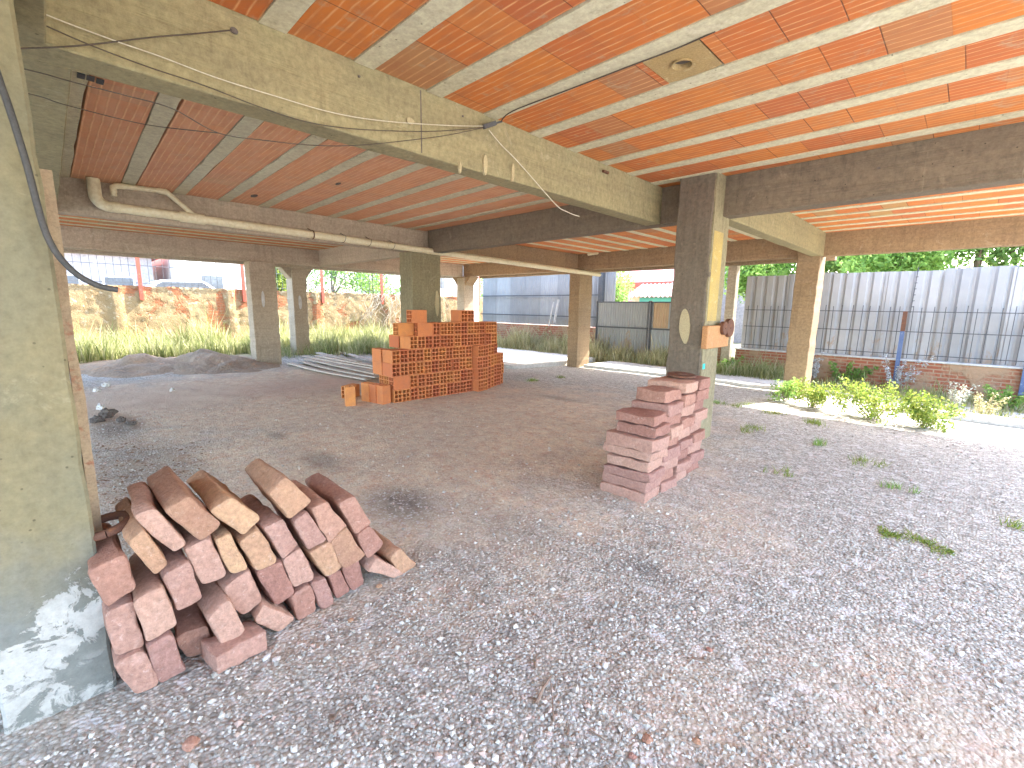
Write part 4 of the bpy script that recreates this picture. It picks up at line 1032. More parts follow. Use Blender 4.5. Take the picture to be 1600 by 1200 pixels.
S7 = lambda x, y: (420 + x / 7.27, 520 + y / 7.27)
boards = [((240, 350), (1130, 535), 0.03, "nearest long bowed board of the pale board stack"), ((380, 330), (1240, 512), 0.05, "second long board from the front of the pale board stack"), ((440, 300), (1240, 470), 0.09, "wide pale board in the middle of the board stack"),
          ((400, 268), (1240, 415), 0.12, "dark edged board lying across the middle of the board stack"), ((560, 262), (1240, 385), 0.15, "topmost broad pale board of the board stack"), ((555, 232), (1030, 330), 0.17, "short pale board on top of the board stack"), ((730, 205), (1240, 330), 0.06, "rearmost thin board of the board stack, near the grass")]
for i, (a, b, z, lab) in enumerate(boards):
    p, q = on_z(*S7(*a), z + gz(-11, 5)), on_z(*S7(*b), z)
    p, q = Vector(p), Vector(q); n = 10; wv = 0.20 if i in (2, 4) else 0.13; v = []
    t = (q - p).normalized(); s = t.cross(Vector((0, 0, 1))).normalized()
    for k in range(n + 1):
        c = p.lerp(q, k / n); c.z += -0.05 * math.sin(math.pi * k / n) * (z - 0.02) - 0.0; bow = s * (0.10 * math.sin(math.pi * k / n) if i < 2 else 0.0)
        c = c + bow
        for u, w in ((-1, 0), (1, 0), (1, 1), (-1, 1)): v.append(c + s * u * wv / 2 + Vector((0, 0, w * 0.028)))
    f = [(0, 1, 2, 3), tuple(4 * n + k for k in (3, 2, 1, 0))] + [(4 * j + k, 4 * j + (k + 1) % 4, 4 * j + 4 + (k + 1) % 4, 4 * j + 4 + k) for j in range(n) for k in range(4)]
    tag(MB().add(v, f).build("board", PLANK, None), lab, "board", "boards stacked left of the brick pile")

def plate(name, pts, z0, z1, mat, label, cat, kind=None):
    n = len(pts); m = MB()
    m.add([(x, y, z0) for x, y in pts] + [(x, y, z1) for x, y in pts], [tuple(range(n - 1, -1, -1)), tuple(range(n, 2 * n))] + [(k, (k + 1) % n, n + (k + 1) % n, n + k) for k in range(n)])
    return tag(m.build(name, mat, None, bevel=0.006), label, cat, kind=kind)
plate("concrete_apron", [(-11.8, 8.0), (-8.05, 8.2), (-7.85, 9.95), (-7.85, 11.6), (-12.2, 11.6)], -0.25, 0.03, SLAB_W, "bright pale concrete apron in the far bay behind the brick pile", "apron", "structure")
plate("concrete_path", [(-7.3, 10.15), (-3.6, 10.3), (-3.2, 10.15), (-2.5, 10.35), (-2.45, 11.6), (-7.3, 11.6)], -0.3, -0.02, SLAB_W, "bright broken concrete path outside between the far columns", "path", "structure")
plate("kerb", [(-0.6, 9.52), (4.0, 9.45), (4.0, 9.60), (-0.6, 9.67)], -0.3, 0.02, SLAB_W, "low pale kerb edging the weeds along the right fence", "kerb", "structure")

# ------------------------------------------------------------------ boundary: left wall with railing
lwv, lwf = [], []
ys = np.arange(-6, 15.6, 0.07); zs = np.arange(-0.3, 1.96, 0.075)
for z in zs:
    for y in ys:
        d = 0.012 * mnoise.noise((y * 3.5, z * 3.5, 1.0)) + 0.026 * mnoise.noise((y * 6, z * 8, 2.0)) + 0.012 * max(0, mnoise.noise((y * 1.1, z * 1.1, 7.0)))
        if abs((y % 2.8) - 1.4) < 0.14: d += 0.05
        lwv.append((-17.0 + d, y, z + (0.02 * mnoise.noise((y * 2, 0, 3)) if z > 1.85 else 0)))
ny_ = len(ys)
for j in range(len(zs) - 1):
    for i in range(ny_ - 1): lwf.append((j * ny_ + i, j * ny_ + i + 1, (j + 1) * ny_ + i + 1, (j + 1) * ny_ + i))
n0 = len(lwv); top = (len(zs) - 1) * ny_
for i in range(ny_): lwv.append((-17.22, ys[i], lwv[top + i][2]))
for i in range(ny_): lwv.append((-17.22, ys[i], -0.3))
for i in range(ny_ - 1):
    lwf.append((top + i, top + i + 1, n0 + i + 1, n0 + i)); lwf.append((n0 + i, n0 + i + 1, n0 + ny_ + i + 1, n0 + ny_ + i))
lw = raw_mesh("boundary_wall", lwv, lwf, OLDWALL, smooth=True)
tag(lw, "old wall of flaking plaster over orange brick behind the grass on the left", "wall")
rl = empty("wall_railing", (-17.1, 5, 1.93))
tag(rl, "thin iron railing with red posts on top of the flaking plaster wall", "railing")
posts = [-1.4] + [float(on_x(px, 432, -17.05)[1]) for px in (217, 378, 501)] + [9.6, 12.2, 14.8]
for i, y in enumerate(posts):
    MB().box(-17.0, -16.93, y - 0.045, y + 0.045, 1.55, 3.2).build("post", RED_PAINT, rl)
for i in range(len(posts) - 1):
    m = MB(); a, b = posts[i] + 0.05, posts[i + 1] - 0.05
    for z in (2.03, 2.52, 3.0): m.bar((-16.97, a, z), (-16.97, b, z), 0.018)
    n = int((b - a) / 0.16)
    for k in range(1, n): m.bar((-16.97, a + (b - a) * k / n, 1.95), (-16.97, a + (b - a) * k / n, 3.12), 0.012)
    m.build("railing_panel", DARK_IRON, rl)

# right and far boundary
def corrugated(x0, x1, y, z0, z1, pitch, depth, mat, parent, name, profile="trap"):
    m = MB(); n = int(round((x1 - x0) / pitch)) * 6; v = []
    for z in (z0, z1):
        for i in range(n + 1):
            x = x0 + (x1 - x0) * i / n; ph = (i % 6) / 6
            d = depth * ((-1, -1, -1, -1, 1, 1)[i % 6] if profile == 'rib' else max(-1, min(1, 1.7 * math.sin(6.28318 * ph))))
            v.append((x, y + d / 2, z + (0.012 * mnoise.noise((x * 0.8, 0, 0)) if z == z1 else 0)))
    f = [(i, i + 1, n + 2 + i, n + 1 + i) for i in range(n)]
    v += [(a, b + 0.006, c) for a, b, c in v]; k = 2 * (n + 1)
    f += [(k + i, k + n + 1 + i, k + n + 2 + i, k + i + 1) for i in range(n)]
    f += [(n + 1 + i, n + 2 + i, k + n + 2 + i, k + n + 1 + i) for i in range(n)]
    m.add(v, f); return m.build(name, mat, parent)
YF = 12.6
pf_ = empty("sheet_fence", (0, YF, 0.5))
tag(pf_, "tall fence of pale grey corrugated sheets behind the railing on the right", "fence")
x = -4.15; i = 0
while x < 6.5:
    w = 0.93; corrugated(x, x + w + 0.05, YF + 0.16 + (0.014 if i % 2 else 0), 0.42, 2.36 + (0.03 if i % 3 == 1 else 0), 0.245, 0.05, SHEET_G, pf_, "fence_sheet", "rib"); x += w; i += 1
m = MB(); 
for z in (0.85, 1.75): m.bar((-4.15, YF + 0.22, z), (6.5, YF + 0.22, z), 0.04)
m.build("fence_rail", DARK_IRON, pf_)
lw2 = MB(); lw2.box(-4.2, 7.0, YF - 0.08, YF + 0.12, -0.4, 0.50)
tag(lw2.build("low_wall", LOWWALL, None), "low wall of crumbling red brick under the railing on the right", "wall")
lc = MB(); lc.box(-4.22, 7.0, YF - 0.10, YF + 0.13, 0.502, 0.535)
tag(lc.build("wall_coping", SLAB_W, None, bevel=0.008), "white mortar coping along the top of the low brick wall", "coping")
rr_ = empty("iron_railing", (0, YF, 0.53))
tag(rr_, "rusty iron bar railing with blue posts on the low brick wall", "railing")
bp = [-4.1, -0.93, 0.87, 2.7, 4.6, 6.5]
for i in range(len(bp) - 1):
    m = MB(); a, b = bp[i] + 0.03, bp[i + 1] - 0.03
    for z in (0.64, 1.11, 1.52): m.bar((a, YF, z), (b, YF, z), 0.016)
    n = int((b - a) / 0.165)
    for k in range(n + 1):
        xx = a + (b - a) * (k + 0.5) / (n + 1) + random.gauss(0, 0.012)
        m.bar((xx, YF, 0.56), (xx + random.gauss(0, 0.008), YF, 1.63 + random.gauss(0, 0.02)), 0.012)
    m.build("railing_panel", DARK_IRON, rr_)
for xx in bp[1:]:
    p = MB().box(xx - 0.035, xx + 0.035, YF - 0.17, YF - 0.105, -0.2, 1.12).build("post", BLUE_PAINT, rr_)
    MB().box(xx - 0.036, xx + 0.036, YF - 0.171, YF - 0.104, 1.121, 1.53).build("rusty_top", RUST, p)
m = MB(); m.bar((-0.86, YF - 0.06, 1.5), (-0.84, YF - 0.06, 2.42), 0.014)
for z in np.arange(1.62, 2.4, 0.12): m.bar((-0.86, YF - 0.06, z), (-0.82, YF - 0.06, z + 0.005), 0.016)
m.build("notched_rod", DARK_IRON, rr_)
# concrete post, gate
pp = MB(); pp.box(-4.55, -4.33, YF - 0.12, YF + 0.10, -0.3, 3.2)
tag(pp.build("gate_post", CONC_G, None, bevel=0.01), "tall pinkish concrete post between the gate and the grey sheet fence", "post")
p2 = MB(); p2.box(-4.85, -4.56, YF - 0.1, YF + 0.1, -0.3, 0.75)
tag(p2.build("brick_stub", LOWWALL, None, bevel=0.02), "short stub of orange brick wall beside the tall concrete post", "wall")
gt = empty("metal_gate", (-6.6, YF, 0)); tag(gt, "double leaf gate of dull grey corrugated metal beyond the central column", "gate")
for a, b in ((-8.62, -6.74), (-6.72, -4.9)):
    lf = corrugated(a, b, YF + 0.05, 0.02, 1.72, 0.085, 0.03, SHEET_GATE, gt, "gate_leaf")
    m = MB(); 
    for z in (0.06, 0.92, 1.70): m.bar((a, YF, z), (b, YF, z), 0.04)
    for xx in (a + 0.02, b - 0.02): m.bar((xx, YF, 0.02), (xx, YF, 1.74), 0.04)
    m.build("frame", DARK_IRON, lf)
m = corrugated(-6.62, -6.15, YF + 0.02, 0.95, 1.68, 0.085, 0.03, SHEET_RUST, gt, "rusty_panel"); m["label"] = "tan rusty panel on the gate"
# far blue-grey fence
ff = empty("metal_fence", (-11.5, 13.3, 0.8)); tag(ff, "tall fence of blue grey corrugated metal sheets behind the far bay", "fence")
x = -15.0; i = 0
while x < -9.0:
    w = 0.82; corrugated(x, x + w + 0.04, 13.3 + (0.012 if i % 2 else 0), 0.86, 3.15 + 0.05 * (i % 3), 0.10, 0.03, SHEET_B, ff, "fence_sheet"); x += w; i += 1
m = MB(); 
for z in (1.2, 1.95, 2.8): m.bar((-15, 13.2, z), (-8.9, 13.2, z), 0.035)
m.build("fence_rail", DARK_IRON, ff)
m = MB().box(-8.95, -8.80, 13.12, 13.28, -0.2, 3.3).build("fence_post", DARK_IRON, ff)
lw3 = MB(); lw3.box(-15.2, -8.8, 13.2, 13.42, -0.4, 0.84)
tag(lw3.build("low_wall", LOWWALL, None), "low brick wall under the blue grey metal fence", "wall")
gp = MB().box(-16.6, -15.6, 13.3, 13.6, -0.2, 3.4)
tag(gp.build("white_pillar", WHITE_WALL, None), "white masonry pillar left of the blue grey fence", "pillar")
for (px, py0, py1, lab) in ((862, 472, 503, "thin white stake leaning before the blue grey fence, left of two"), (870, 468, 498, "broad white stake before the blue grey fence, right of two")):
    a, b = on_y(px - 4, py1 + 6, 13.0), on_y(px + 3, py0, 13.0)
    tag(MB().bar(tuple(a), tuple(b), 0.05 if "thin" in lab else 0.09, 0.03).build("stake", WHITE_WALL, None), lab, "stake")

# ------------------------------------------------------------------ houses beyond
def house(name, label, x0, x1, y0, y1, h, wm, roof=None, rh=1.0, wins=(), face='x', winm=GLASS_D, ridge='y'):
    e = empty(name, ((x0 + x1) / 2, (y0 + y1) / 2, 0)); tag(e, label, "house")
    MB().box(x0, x1, y0, y1, -0.2, h).build("wall", wm, e)
    if roof:
        m = MB(); o = 0.35
        if ridge == 'x':
            m.add([(x0 - o, y0 - o, h), (x1 + o, y0 - o, h), (x1 + o, y1 + o, h), (x0 - o, y1 + o, h), (x0 - o, (y0 + y1) / 2, h + rh), (x1 + o, (y0 + y1) / 2, h + rh)],
                  [(3, 2, 1, 0), (0, 1, 5, 4), (2, 3, 4, 5), (1, 2, 5), (3, 0, 4)])
        else:
            m.add([(x0 - o, y0 - o, h), (x1 + o, y0 - o, h), (x1 + o, y1 + o, h), (x0 - o, y1 + o, h), ((x0 + x1) / 2, y0 - o, h + rh), ((x0 + x1) / 2, y1 + o, h + rh)],
                  [(3, 2, 1, 0), (1, 2, 5, 4), (3, 0, 4, 5), (0, 1, 4), (2, 3, 5)])
        m.build("roof", roof, e)
    for (a, b, c, d) in wins:
        if face == 'x':
            w = MB().box(x1, x1 + 0.04, a, b, c, d).build("window", WHITE_WALL, e); MB().box(x1 + 0.041, x1 + 0.05, a + 0.07, b - 0.07, c + 0.07, d - 0.07).build("pane", winm, w)
        else:
            w = MB().box(a, b, y0 - 0.04, y0, c, d).build("window", WHITE_WALL, e); MB().box(a + 0.07, b - 0.07, y0 - 0.05, y0 - 0.041, c + 0.07, d - 0.07).build("pane", winm, w)
    return e
house("house", "pale grey house with a pink roof edge beyond the left wall", -30, -24, -3.0, 3.2, 3.3, GREY_WALL, PINK_ROOF, 1.2, [(-0.2, 1.0, 1.4, 2.5), (1.6, 2.6, 1.4, 2.5)])
house("house", "low white house beyond the left wall behind the red posts", -29, -23, 3.8, 8.3, 3.7, WHITE_WALL, None, 1, [(4.6, 5.5, 1.8, 2.7), (6.6, 7.4, 1.8, 2.7)])
house("house", "white two window house seen left of the brick pile's column", -30, -25, 15.0, 20.5, 5.2, WHITE_WALL, None, 1, [(16.0, 16.9, 2.6, 3.6), (17.9, 18.8, 2.6, 3.6)])
a, b = on_y(985, 440, 21), on_y(1052, 440, 21)
hs = house("house", "pink house with a red roof edge beyond the metal gate", a[0] - 2.2, b[0] + 0.2, 21, 27, 2.75, PINK_WALL, PINK_ROOF, 2.0, [], 'y', ridge='x')
a0, a1 = float(a[0] - 2.2), float(b[0] + 0.2)
MB().box(a0 - 0.36, a1 + 0.36, 20.60, 20.64, 2.58, 2.80).build("fascia", RED_TRIM, hs)
m = MB(); m.add([(a0 - 1.6, 20.2, 2.85), (a0 + 2.6, 20.2, 2.85), (a0 + 0.5, 20.2, 3.9), (a0 - 1.6, 20.55, 2.85), (a0 + 2.6, 20.55, 2.85), (a0 + 0.5, 20.55, 3.9)], [(0, 1, 2), (5, 4, 3), (0, 3, 4, 1), (1, 4, 5, 2), (2, 5, 3, 0)])
m.build("gable", BEIGE_WALL, hs)
# tiled lean-to roof in front
def tiled_roof(x0, x1, y0, y1, z0, z1, parent):
    m = MB(); n = int((x1 - x0) / 0.2) * 6; rows_ = 5; v = []
    for r_ in range(rows_ + 1):
        t = r_ / rows_
        for s in (0, 1):
            zz = z0 + (z1 - z0) * t + (0.03 if s else 0)
            for i in range(n + 1):
                x = x0 + (x1 - x0) * i / n; v.append((x, y0 + (y1 - y0) * t, zz + 0.035 * math.sin(6.28318 * i / 6)))
    f = []; w = n + 1
    for r_ in range(2 * rows_ + 1):
        for i in range(n): f.append((r_ * w + i, r_ * w + i + 1, (r_ + 1) * w + i + 1, (r_ + 1) * w + i))
    m.add(v, f); return m.build("tiled_roof", rough_mat("lean_to_tiles", (0.62, 0.50, 0.48), (0.40, 0.16, 0.14), 3.0, 0.8, 0.3, 20, 0.01, c3=(0.7, 0.64, 0.62)), parent)
lt = empty("lean_to", (-8.5, 18.6, 0)); tag(lt, "lean-to with a scalloped pink tile roof just behind the gate", "shed")
la, lb = on_y(978, 452, 18.2), on_y(1060, 452, 18.2)
tiled_roof(float(la[0]), float(lb[0]), 18.2, 19.6, float(on_y(1000, 464, 18.2)[2]), float(on_y(1000, 445, 19.6)[2]), lt)
MB().box(float(la[0]) + 0.1, float(lb[0]) - 0.1, 18.6, 18.75, -0.2, float(on_y(1000, 464, 18.2)[2]) + 0.05).build("wall", BEIGE_WALL, lt)
MB().box(float(lb[0]) - 1.9, float(lb[0]) - 0.2, 18.5, 18.6, -0.1, 2.0).build("door", TEAL, lt)
a, b = on_y(1120, 430, 24), on_y(1186, 430, 24)
hs = house("house", "house with teal shutters seen between the central column and the fence", float(a[0]), float(b[0]), 24, 29, 5.5, GREY_WALL, None, 1, [], 'y')
for (p0, p1, q0, q1) in ((1160, 1184, 420, 432), (1135, 1146, 438, 450), (1100, 1112, 432, 452)):
    u, w = on_y(p0, q1, 23.9), on_y(p1, q0, 23.9)
    s = MB().box(float(u[0]), float(w[0]), 23.93, 23.99, float(u[2]), float(w[2])).build("shutter", TEAL, hs)
u = on_y(1128, 445, 21); 
# parked car beyond the left wall
cr = empty("parked_car", (-20.5, 3.3, 0)); tag(cr, "pale parked car glimpsed through the railing beyond the left wall", "car")
def car_body():
    prof = [(-2.0, 0.35), (-2.05, 0.75), (-1.75, 0.95), (-1.05, 1.02), (-0.55, 1.5), (0.75, 1.52), (1.4, 1.05), (2.0, 0.95), (2.05, 0.4)]
    n = len(prof); m = MB(); v = [(0.85, y, z) for y, z in prof] + [(-0.85, y, z) for y, z in prof]
    m.add(v, [tuple(range(n)), tuple(range(2 * n - 1, n - 1, -1))] + [(k, (k + 1) % n, n + (k + 1) % n, n + k) for k in range(n)]); return m
cb = car_body(); cb.v = [(x - 20.5, y + 3.3, z + 0.75) for x, y, z in cb.v]
body = cb.build("body", CAR_P, cr, bevel=0.06)
MB().add([(-19.63, 3.3 - 0.45, 2.2), (-19.63, 3.3 + 0.72, 2.22), (-19.63, 3.3 + 1.2, 1.85), (-19.63, 3.3 - 0.9, 1.85), (-19.66, 3.3 - 0.45, 2.2), (-19.66, 3.3 + 0.72, 2.22), (-19.66, 3.3 + 1.2, 1.85), (-19.66, 3.3 - 0.9, 1.85)],
         [(0, 1, 2, 3), (7, 6, 5, 4), (0, 4, 5, 1), (1, 5, 6, 2), (2, 6, 7, 3), (3, 7, 4, 0)]).build("window", GLASS_D, cr)
for yy in (2.0, 4.6):
    MB().cyl((-19.7, yy, 1.08), (1, 0, 0), 0.33, 0.2, 20).build("wheel", TYRE, cr)
plate("street", [(-23, -30), (-18.2, -30), (-18.2, 60), (-23, 60)], -0.3, 0.75, SLAB_W, "raised street beyond the left wall", "street", "structure")

# ------------------------------------------------------------------ plants
def leaves(centres, n, size, spread, seed, droop=0.0, flat=0.3):
    g = np.random.default_rng(seed); v, f = [], []
    for (cx, cy, cz, r) in centres:
        k = max(3, int(n * r))
        d = g.normal(size=(k, 3)); d /= np.linalg.norm(d, axis=1)[:, None]
        p = np.array((cx, cy, cz)) + d * (r * spread * g.random((k, 1)) ** 0.45)
        for q in p:
            s = size * g.uniform(0.6, 1.3); a = g.normal(size=3); a /= np.linalg.norm(a); b = g.normal(size=3); b -= a * a.dot(b); b /= np.linalg.norm(b)
            nn = np.cross(a, b); a[2] -= droop; i = len(v)
            v += [tuple(q - a * s), tuple(q + b * s * 0.42 + nn * s * 0.08), tuple(q + a * s), tuple(q - b * s * 0.42 + nn * s * 0.08)]
            f.append((i, i + 1, i + 2, i + 3))
    return v, f
def clumps(c, rx, ry, rz, n, r0, seed):
    g = np.random.default_rng(seed); out = []
    for _ in range(n):
        d = g.normal(size=3); d /= np.linalg.norm(d); k = g.random() ** 0.5
        out.append((c[0] + d[0] * rx * k, c[1] + d[1] * ry * k, c[2] + d[2] * rz * k, r0 * g.uniform(0.6, 1.3)))
    return out
def tree(name, label, x, y, h, crown_c, crown_r, n, leaf, lm, seed, group, cat="tree", r0=0.55, per=90):
    e = empty(name, (x, y, 0)); tag(e, label, cat, group)
    g = random.Random(seed)
    m = MB(); m.tube([(x, y, -0.2), (x + 0.06, y, h * 0.3), (x - 0.05, y + 0.05, h * 0.55), (x, y, h * 0.8)], 0.09, 8, r2=0.02)
    cl = clumps((x, y, crown_c), crown_r[0], crown_r[1], crown_r[2], n, r0, seed)
    for q in cl[:7]: m.tube([(x, y, h * 0.42), ((x + q[0]) / 2, (y + q[1]) / 2, (h * 0.5 + q[2]) / 2 + 0.1), q[:3]], 0.035, 6, r2=0.012)
    m.build("trunk", BARK, e)
    v, f = leaves(cl, per, leaf, 1.0, seed + 1)
    raw_mesh("crown", v, f, lm, e)
    return e
# trees beyond the right fence
rt = [(-5.6, 17.5, 4.2, 3.6, (1.6, 1.2, 1.1), "bushy green tree beyond the grey fence, nearest the tall concrete post"), (-3.3, 18.5, 4.6, 3.7, (1.7, 1.3, 1.3), "green tree beyond the grey fence, seen both sides of the far right column"),
      (-1.6, 16.8, 4.3, 3.5, (1.3, 1.2, 1.2), "drooping green tree beyond the fence beside the pale fronds"), (0.0, 17.6, 4.8, 3.9, (1.6, 1.2, 1.4), "light green tree beyond the fence above the rusty topped blue post"),
      (2.0, 18.2, 5.0, 4.1, (1.7, 1.2, 1.5), "large green tree beyond the fence at the photo's right edge")]
for i, (x, y, h, cc_, cr_, lab) in enumerate(rt):
    tree("leafy_tree", lab, x, y, h, cc_ - 0.35, cr_, 64, 0.085, LEAF_G if i % 2 == 0 else LEAF_D, 40 + i, "trees beyond the right fence", r0=0.5, per=200)
tree("leafy_tree", "bright green round tree just behind the metal gate", float(on_y(952, 445, 15.5)[0]), 15.5, 2.9, 2.35, (0.85, 0.8, 0.95), 40, 0.07, LEAF_G, 61, "trees beyond the gate", r0=0.35, per=190)
tree("palm_like_plant", "pale feathery fronds sticking up behind the grey fence", float(on_y(1355, 425, 14.5)[0]), 14.5, 2.3, 2.2, (0.4, 0.3, 0.3), 3, 0.1, FROND, 62, "plants beyond the fence", "plant", r0=0.1, per=30)
# arching pale fronds
def fronds(cx, cy, z0, n, L, seed, mat, parent, width=0.02):
    g = random.Random(seed); v, f = [], []
    for k in range(n):
        a = g.uniform(0, 6.28); ll = L * g.uniform(0.6, 1.1); up = g.uniform(0.5, 1.0); prev = None
        for s in range(7):
            t = s / 6; r_ = ll * t * 0.75; z = z0 + ll * up * (t - 0.75 * t * t)
            p = (cx + math.cos(a) * r_, cy + math.sin(a) * r_, z); w = width * (1 - t) + 0.003
            i = len(v); v += [(p[0] - math.sin(a) * w, p[1] + math.cos(a) * w, p[2]), (p[0] + math.sin(a) * w, p[1] - math.cos(a) * w, p[2])]
            if s: f.append((i - 2, i - 1, i + 1, i))
    return raw_mesh("fronds", v, f, mat, parent)
fp = bpy.data.objects["palm_like_plant"]
fronds(float(fp.location.x), 14.5, 1.9, 46, 1.15, 9, FROND, fp, 0.025)
# left side beyond the wall
lt_ = [(-19.2, 6.55, 3.6, 2.6, (0.4, 0.35, 0.9), "slim yellow green shrub beyond the left wall beside the second red post", LEAF_Y), (-19.4, 8.6, 4.2, 2.7, (1.2, 1.1, 1.2), "dull green tree beyond the left wall behind the flared column", LEAF_D),
       (-19.2, 10.4, 4.2, 2.7, (1.3, 1.2, 1.2), "bright green tree beyond the left wall, right of the third red post", LEAF_G), (-19.0, 12.4, 4.0, 2.6, (1.1, 1.0, 1.1), "light green tree beyond the left wall just left of the brick pile", LEAF_G),
       (-20.5, 17.5, 4.0, 2.6, (1.6, 1.2, 1.2), "grey green tree seen past the far flared column", LEAF_D)]
for i, (x, y, h, cc_, cr_, lab, lm) in enumerate(lt_):
    tree("leafy_tree", lab, x, y, h, cc_, cr_, 40, 0.07, lm, 80 + i, "trees beyond the left wall", r0=0.42, per=170)

def blades(name, regions, label, mat, seed):
    g = np.random.default_rng(seed); v, f = [], []
    for (x0, x1, y0, y1, n, h0, h1, keep) in regions:
        for _ in range(n):
            x, y = g.uniform(x0, x1), g.uniform(y0, y1)
            if keep and not keep(x, y): continue
            nz = mnoise.noise((x * 1.1, y * 1.1, seed)) + 0.5 * mnoise.noise((x * 3.1, y * 3.1, seed + 4))
            if g.random() > 0.62 + 0.9 * nz: continue
            h = g.uniform(h0, h1) * (0.5 + 0.9 * max(0, 0.45 + nz)) * (1.0 if g.random() < 0.9 else 1.5); a = g.uniform(0, 6.28); w = 0.006 + 0.006 * g.random()
            ln = g.uniform(0.1, 0.6) * h; b = g.uniform(0, 6.28); z = gz(x, y) - 0.02; i = len(v)
            ca, sa = math.cos(a) * w, math.sin(a) * w; lx, ly = math.cos(b) * ln, math.sin(b) * ln
            v += [(x - ca, y - sa, z), (x + ca, y + sa, z), (x + ca * 0.8 + lx * 0.35, y + sa * 0.8 + ly * 0.35, z + h * 0.6), (x - ca * 0.8 + lx * 0.35, y - sa * 0.8 + ly * 0.35, z + h * 0.6), (x + lx, y + ly, z + h)]
            f += [(i, i + 1, i + 2, i + 3), (i + 3, i + 2, i + 4)]
    o = raw_mesh(name, v, f, mat); return tag(o, label, "grass", kind="stuff")
notheap = lambda x, y: not (x > -14.6 and 0.2 < y < 3.8)
blades("meadow_grass", [(-16.9, -14.2, -2.0, 13.0, 40000, 0.25, 0.62, None), (-14.4, -13.0, -0.5, 9.5, 5500, 0.12, 0.4, notheap), (-14.2, -12.7, 5.2, 12.8, 5500, 0.2, 0.5, None)], "long yellow green grass along the foot of the left wall", GRASS_M, 1)
blades("dry_grass", [(-12.8, -7.9, 11.6, 13.2, 12000, 0.15, 0.75, None), (-12.5, -7.8, 11.4, 12.4, 4000, 0.05, 0.3, None), (-8.7, -4.9, 11.5, 12.5, 7500, 0.1, 0.5, None)], "dry grass and weeds along the far fence and gate", DRY_M, 2)
blades("fence_weeds", [(-4.9, 4.5, 11.1, 12.45, 8000, 0.03, 0.26, None), (-0.6, 4.0, 9.7, 11.2, 3500, 0.02, 0.12, None), (-5.0, -2.6, 11.3, 12.3, 3500, 0.08, 0.4, None)], "green weeds growing along the foot of the low brick wall", GRASS_M, 3)

def bush(name, label, c, r, n, leaf, lm, seed, per=220, stems=9, group="shrubs at the gravel's sunny edge"):
    e = empty(name, (c[0], c[1], gz(c[0], c[1]))); tag(e, label, "shrub", group)
    cl = clumps((c[0], c[1], r[2] * 0.55 + gz(c[0], c[1])), r[0], r[1], r[2] * 0.5, n, 0.13, seed)
    g = random.Random(seed); m = MB()
    for q in cl[:stems]: m.tube([(c[0] + g.uniform(-.05, .05), c[1] + g.uniform(-.05, .05), gz(c[0], c[1]) - 0.03), ((c[0] + q[0]) / 2, (c[1] + q[1]) / 2, q[2] * 0.6), q[:3]], 0.006, 5)
    m.build("stems", STICK_M, e)
    v, f = leaves(cl, per, leaf, 1.0, seed + 3); raw_mesh("foliage", v, f, lm, e); return e
bush("leafy_shrub", "large yellow green shrub in the sun right of the far right column", (-0.82, 8.45), (0.64, 0.55, 0.52), 58, 0.025, LEAF_Y, 5, per=430)
bush("leafy_shrub", "right hand lobe shrub, low and yellow green, beside the large one", (-0.25, 8.25), (0.34, 0.3, 0.4), 24, 0.026, LEAF_Y, 6, per=480)
bush("leafy_shrub", "small yellow green shrub at the foot of the far right column", (-1.62, 8.75), (0.36, 0.3, 0.42), 26, 0.028, LEAF_Y, 7, per=420)
bush("leafy_shrub", "small darker green shrub left of the far right column's foot", (-2.1, 9.0), (0.28, 0.26, 0.34), 16, 0.028, LEAF_G, 8, per=380)
# weeds with tall stems against the low wall
def weed(name, label, c, h, n, leaf, lm, seed, sp=0.16):
    z0 = gz(c[0], c[1]); e = empty(name, (c[0], c[1], z0)); tag(e, label, "weed", "weeds along the fences")
    g = random.Random(seed); m = MB(); cl = []
    for k in range(n):
        dx, dy = g.gauss(0, sp), g.gauss(0, sp); hh = h * g.uniform(0.55, 1.0)
        m.tube([(c[0] + dx * 0.2, c[1] + dy * 0.2, z0 - 0.02), (c[0] + dx * 0.7, c[1] + dy * 0.7, z0 + hh * 0.6), (c[0] + dx * 1.2, c[1] + dy * 1.2, z0 + hh)], 0.0035, 5)
        for t in (0.35, 0.55, 0.75, 0.95): cl.append((c[0] + dx * (0.2 + t), c[1] + dy * (0.2 + t), z0 + hh * t, 0.06))
    m.build("stems", STICK_M, e); v, f = leaves(cl, 260, leaf, 1.0, seed); raw_mesh("foliage", v, f, lm, e); return e
weed("tall_weed", "greyish flowering weed in front of the rusty topped blue post", (-0.9, 12.2), 0.75, 9, 0.028, GREYWEED, 11)
weed("tall_weed", "spiky green weed against the low wall left of the blue post", (-1.75, 12.3), 0.55, 12, 0.04, LEAF_G, 12, 0.2)
weed("tall_weed", "pale seeding weed right of the large shrub by the kerb", (0.0, 10.6), 0.45, 8, 0.022, FROND, 13)
weed("tall_weed", "dry pale weed near the kerb, left of the right-edge blue post", (0.35, 10.1), 0.38, 7, 0.022, DRY_M, 14)
weed("tall_weed", "green leafy weed at the foot of the blue post at the right edge", (0.6, 11.3), 0.35, 12, 0.035, LEAF_G, 15, 0.22)
weed("tall_weed", "grey green weed on the wall side just right of the far right column", (-2.35, 12.25), 0.75, 9, 0.03, GREYWEED, 16, 0.14)
weed("tall_weed", "tall straw coloured weed before the blue grey fence, right part", (-9.6, 12.3), 0.8, 14, 0.03, DRY_M, 17, 0.3)
weed("tall_weed", "tall straw coloured weed before the blue grey fence, left part", (-11.2, 12.4), 0.95, 14, 0.03, DRY_M, 18, 0.35)
weed("tall_weed", "bright green weed beside the tall concrete post's foot", (-4.3, 12.0), 0.5, 12, 0.035, LEAF_G, 19, 0.25)
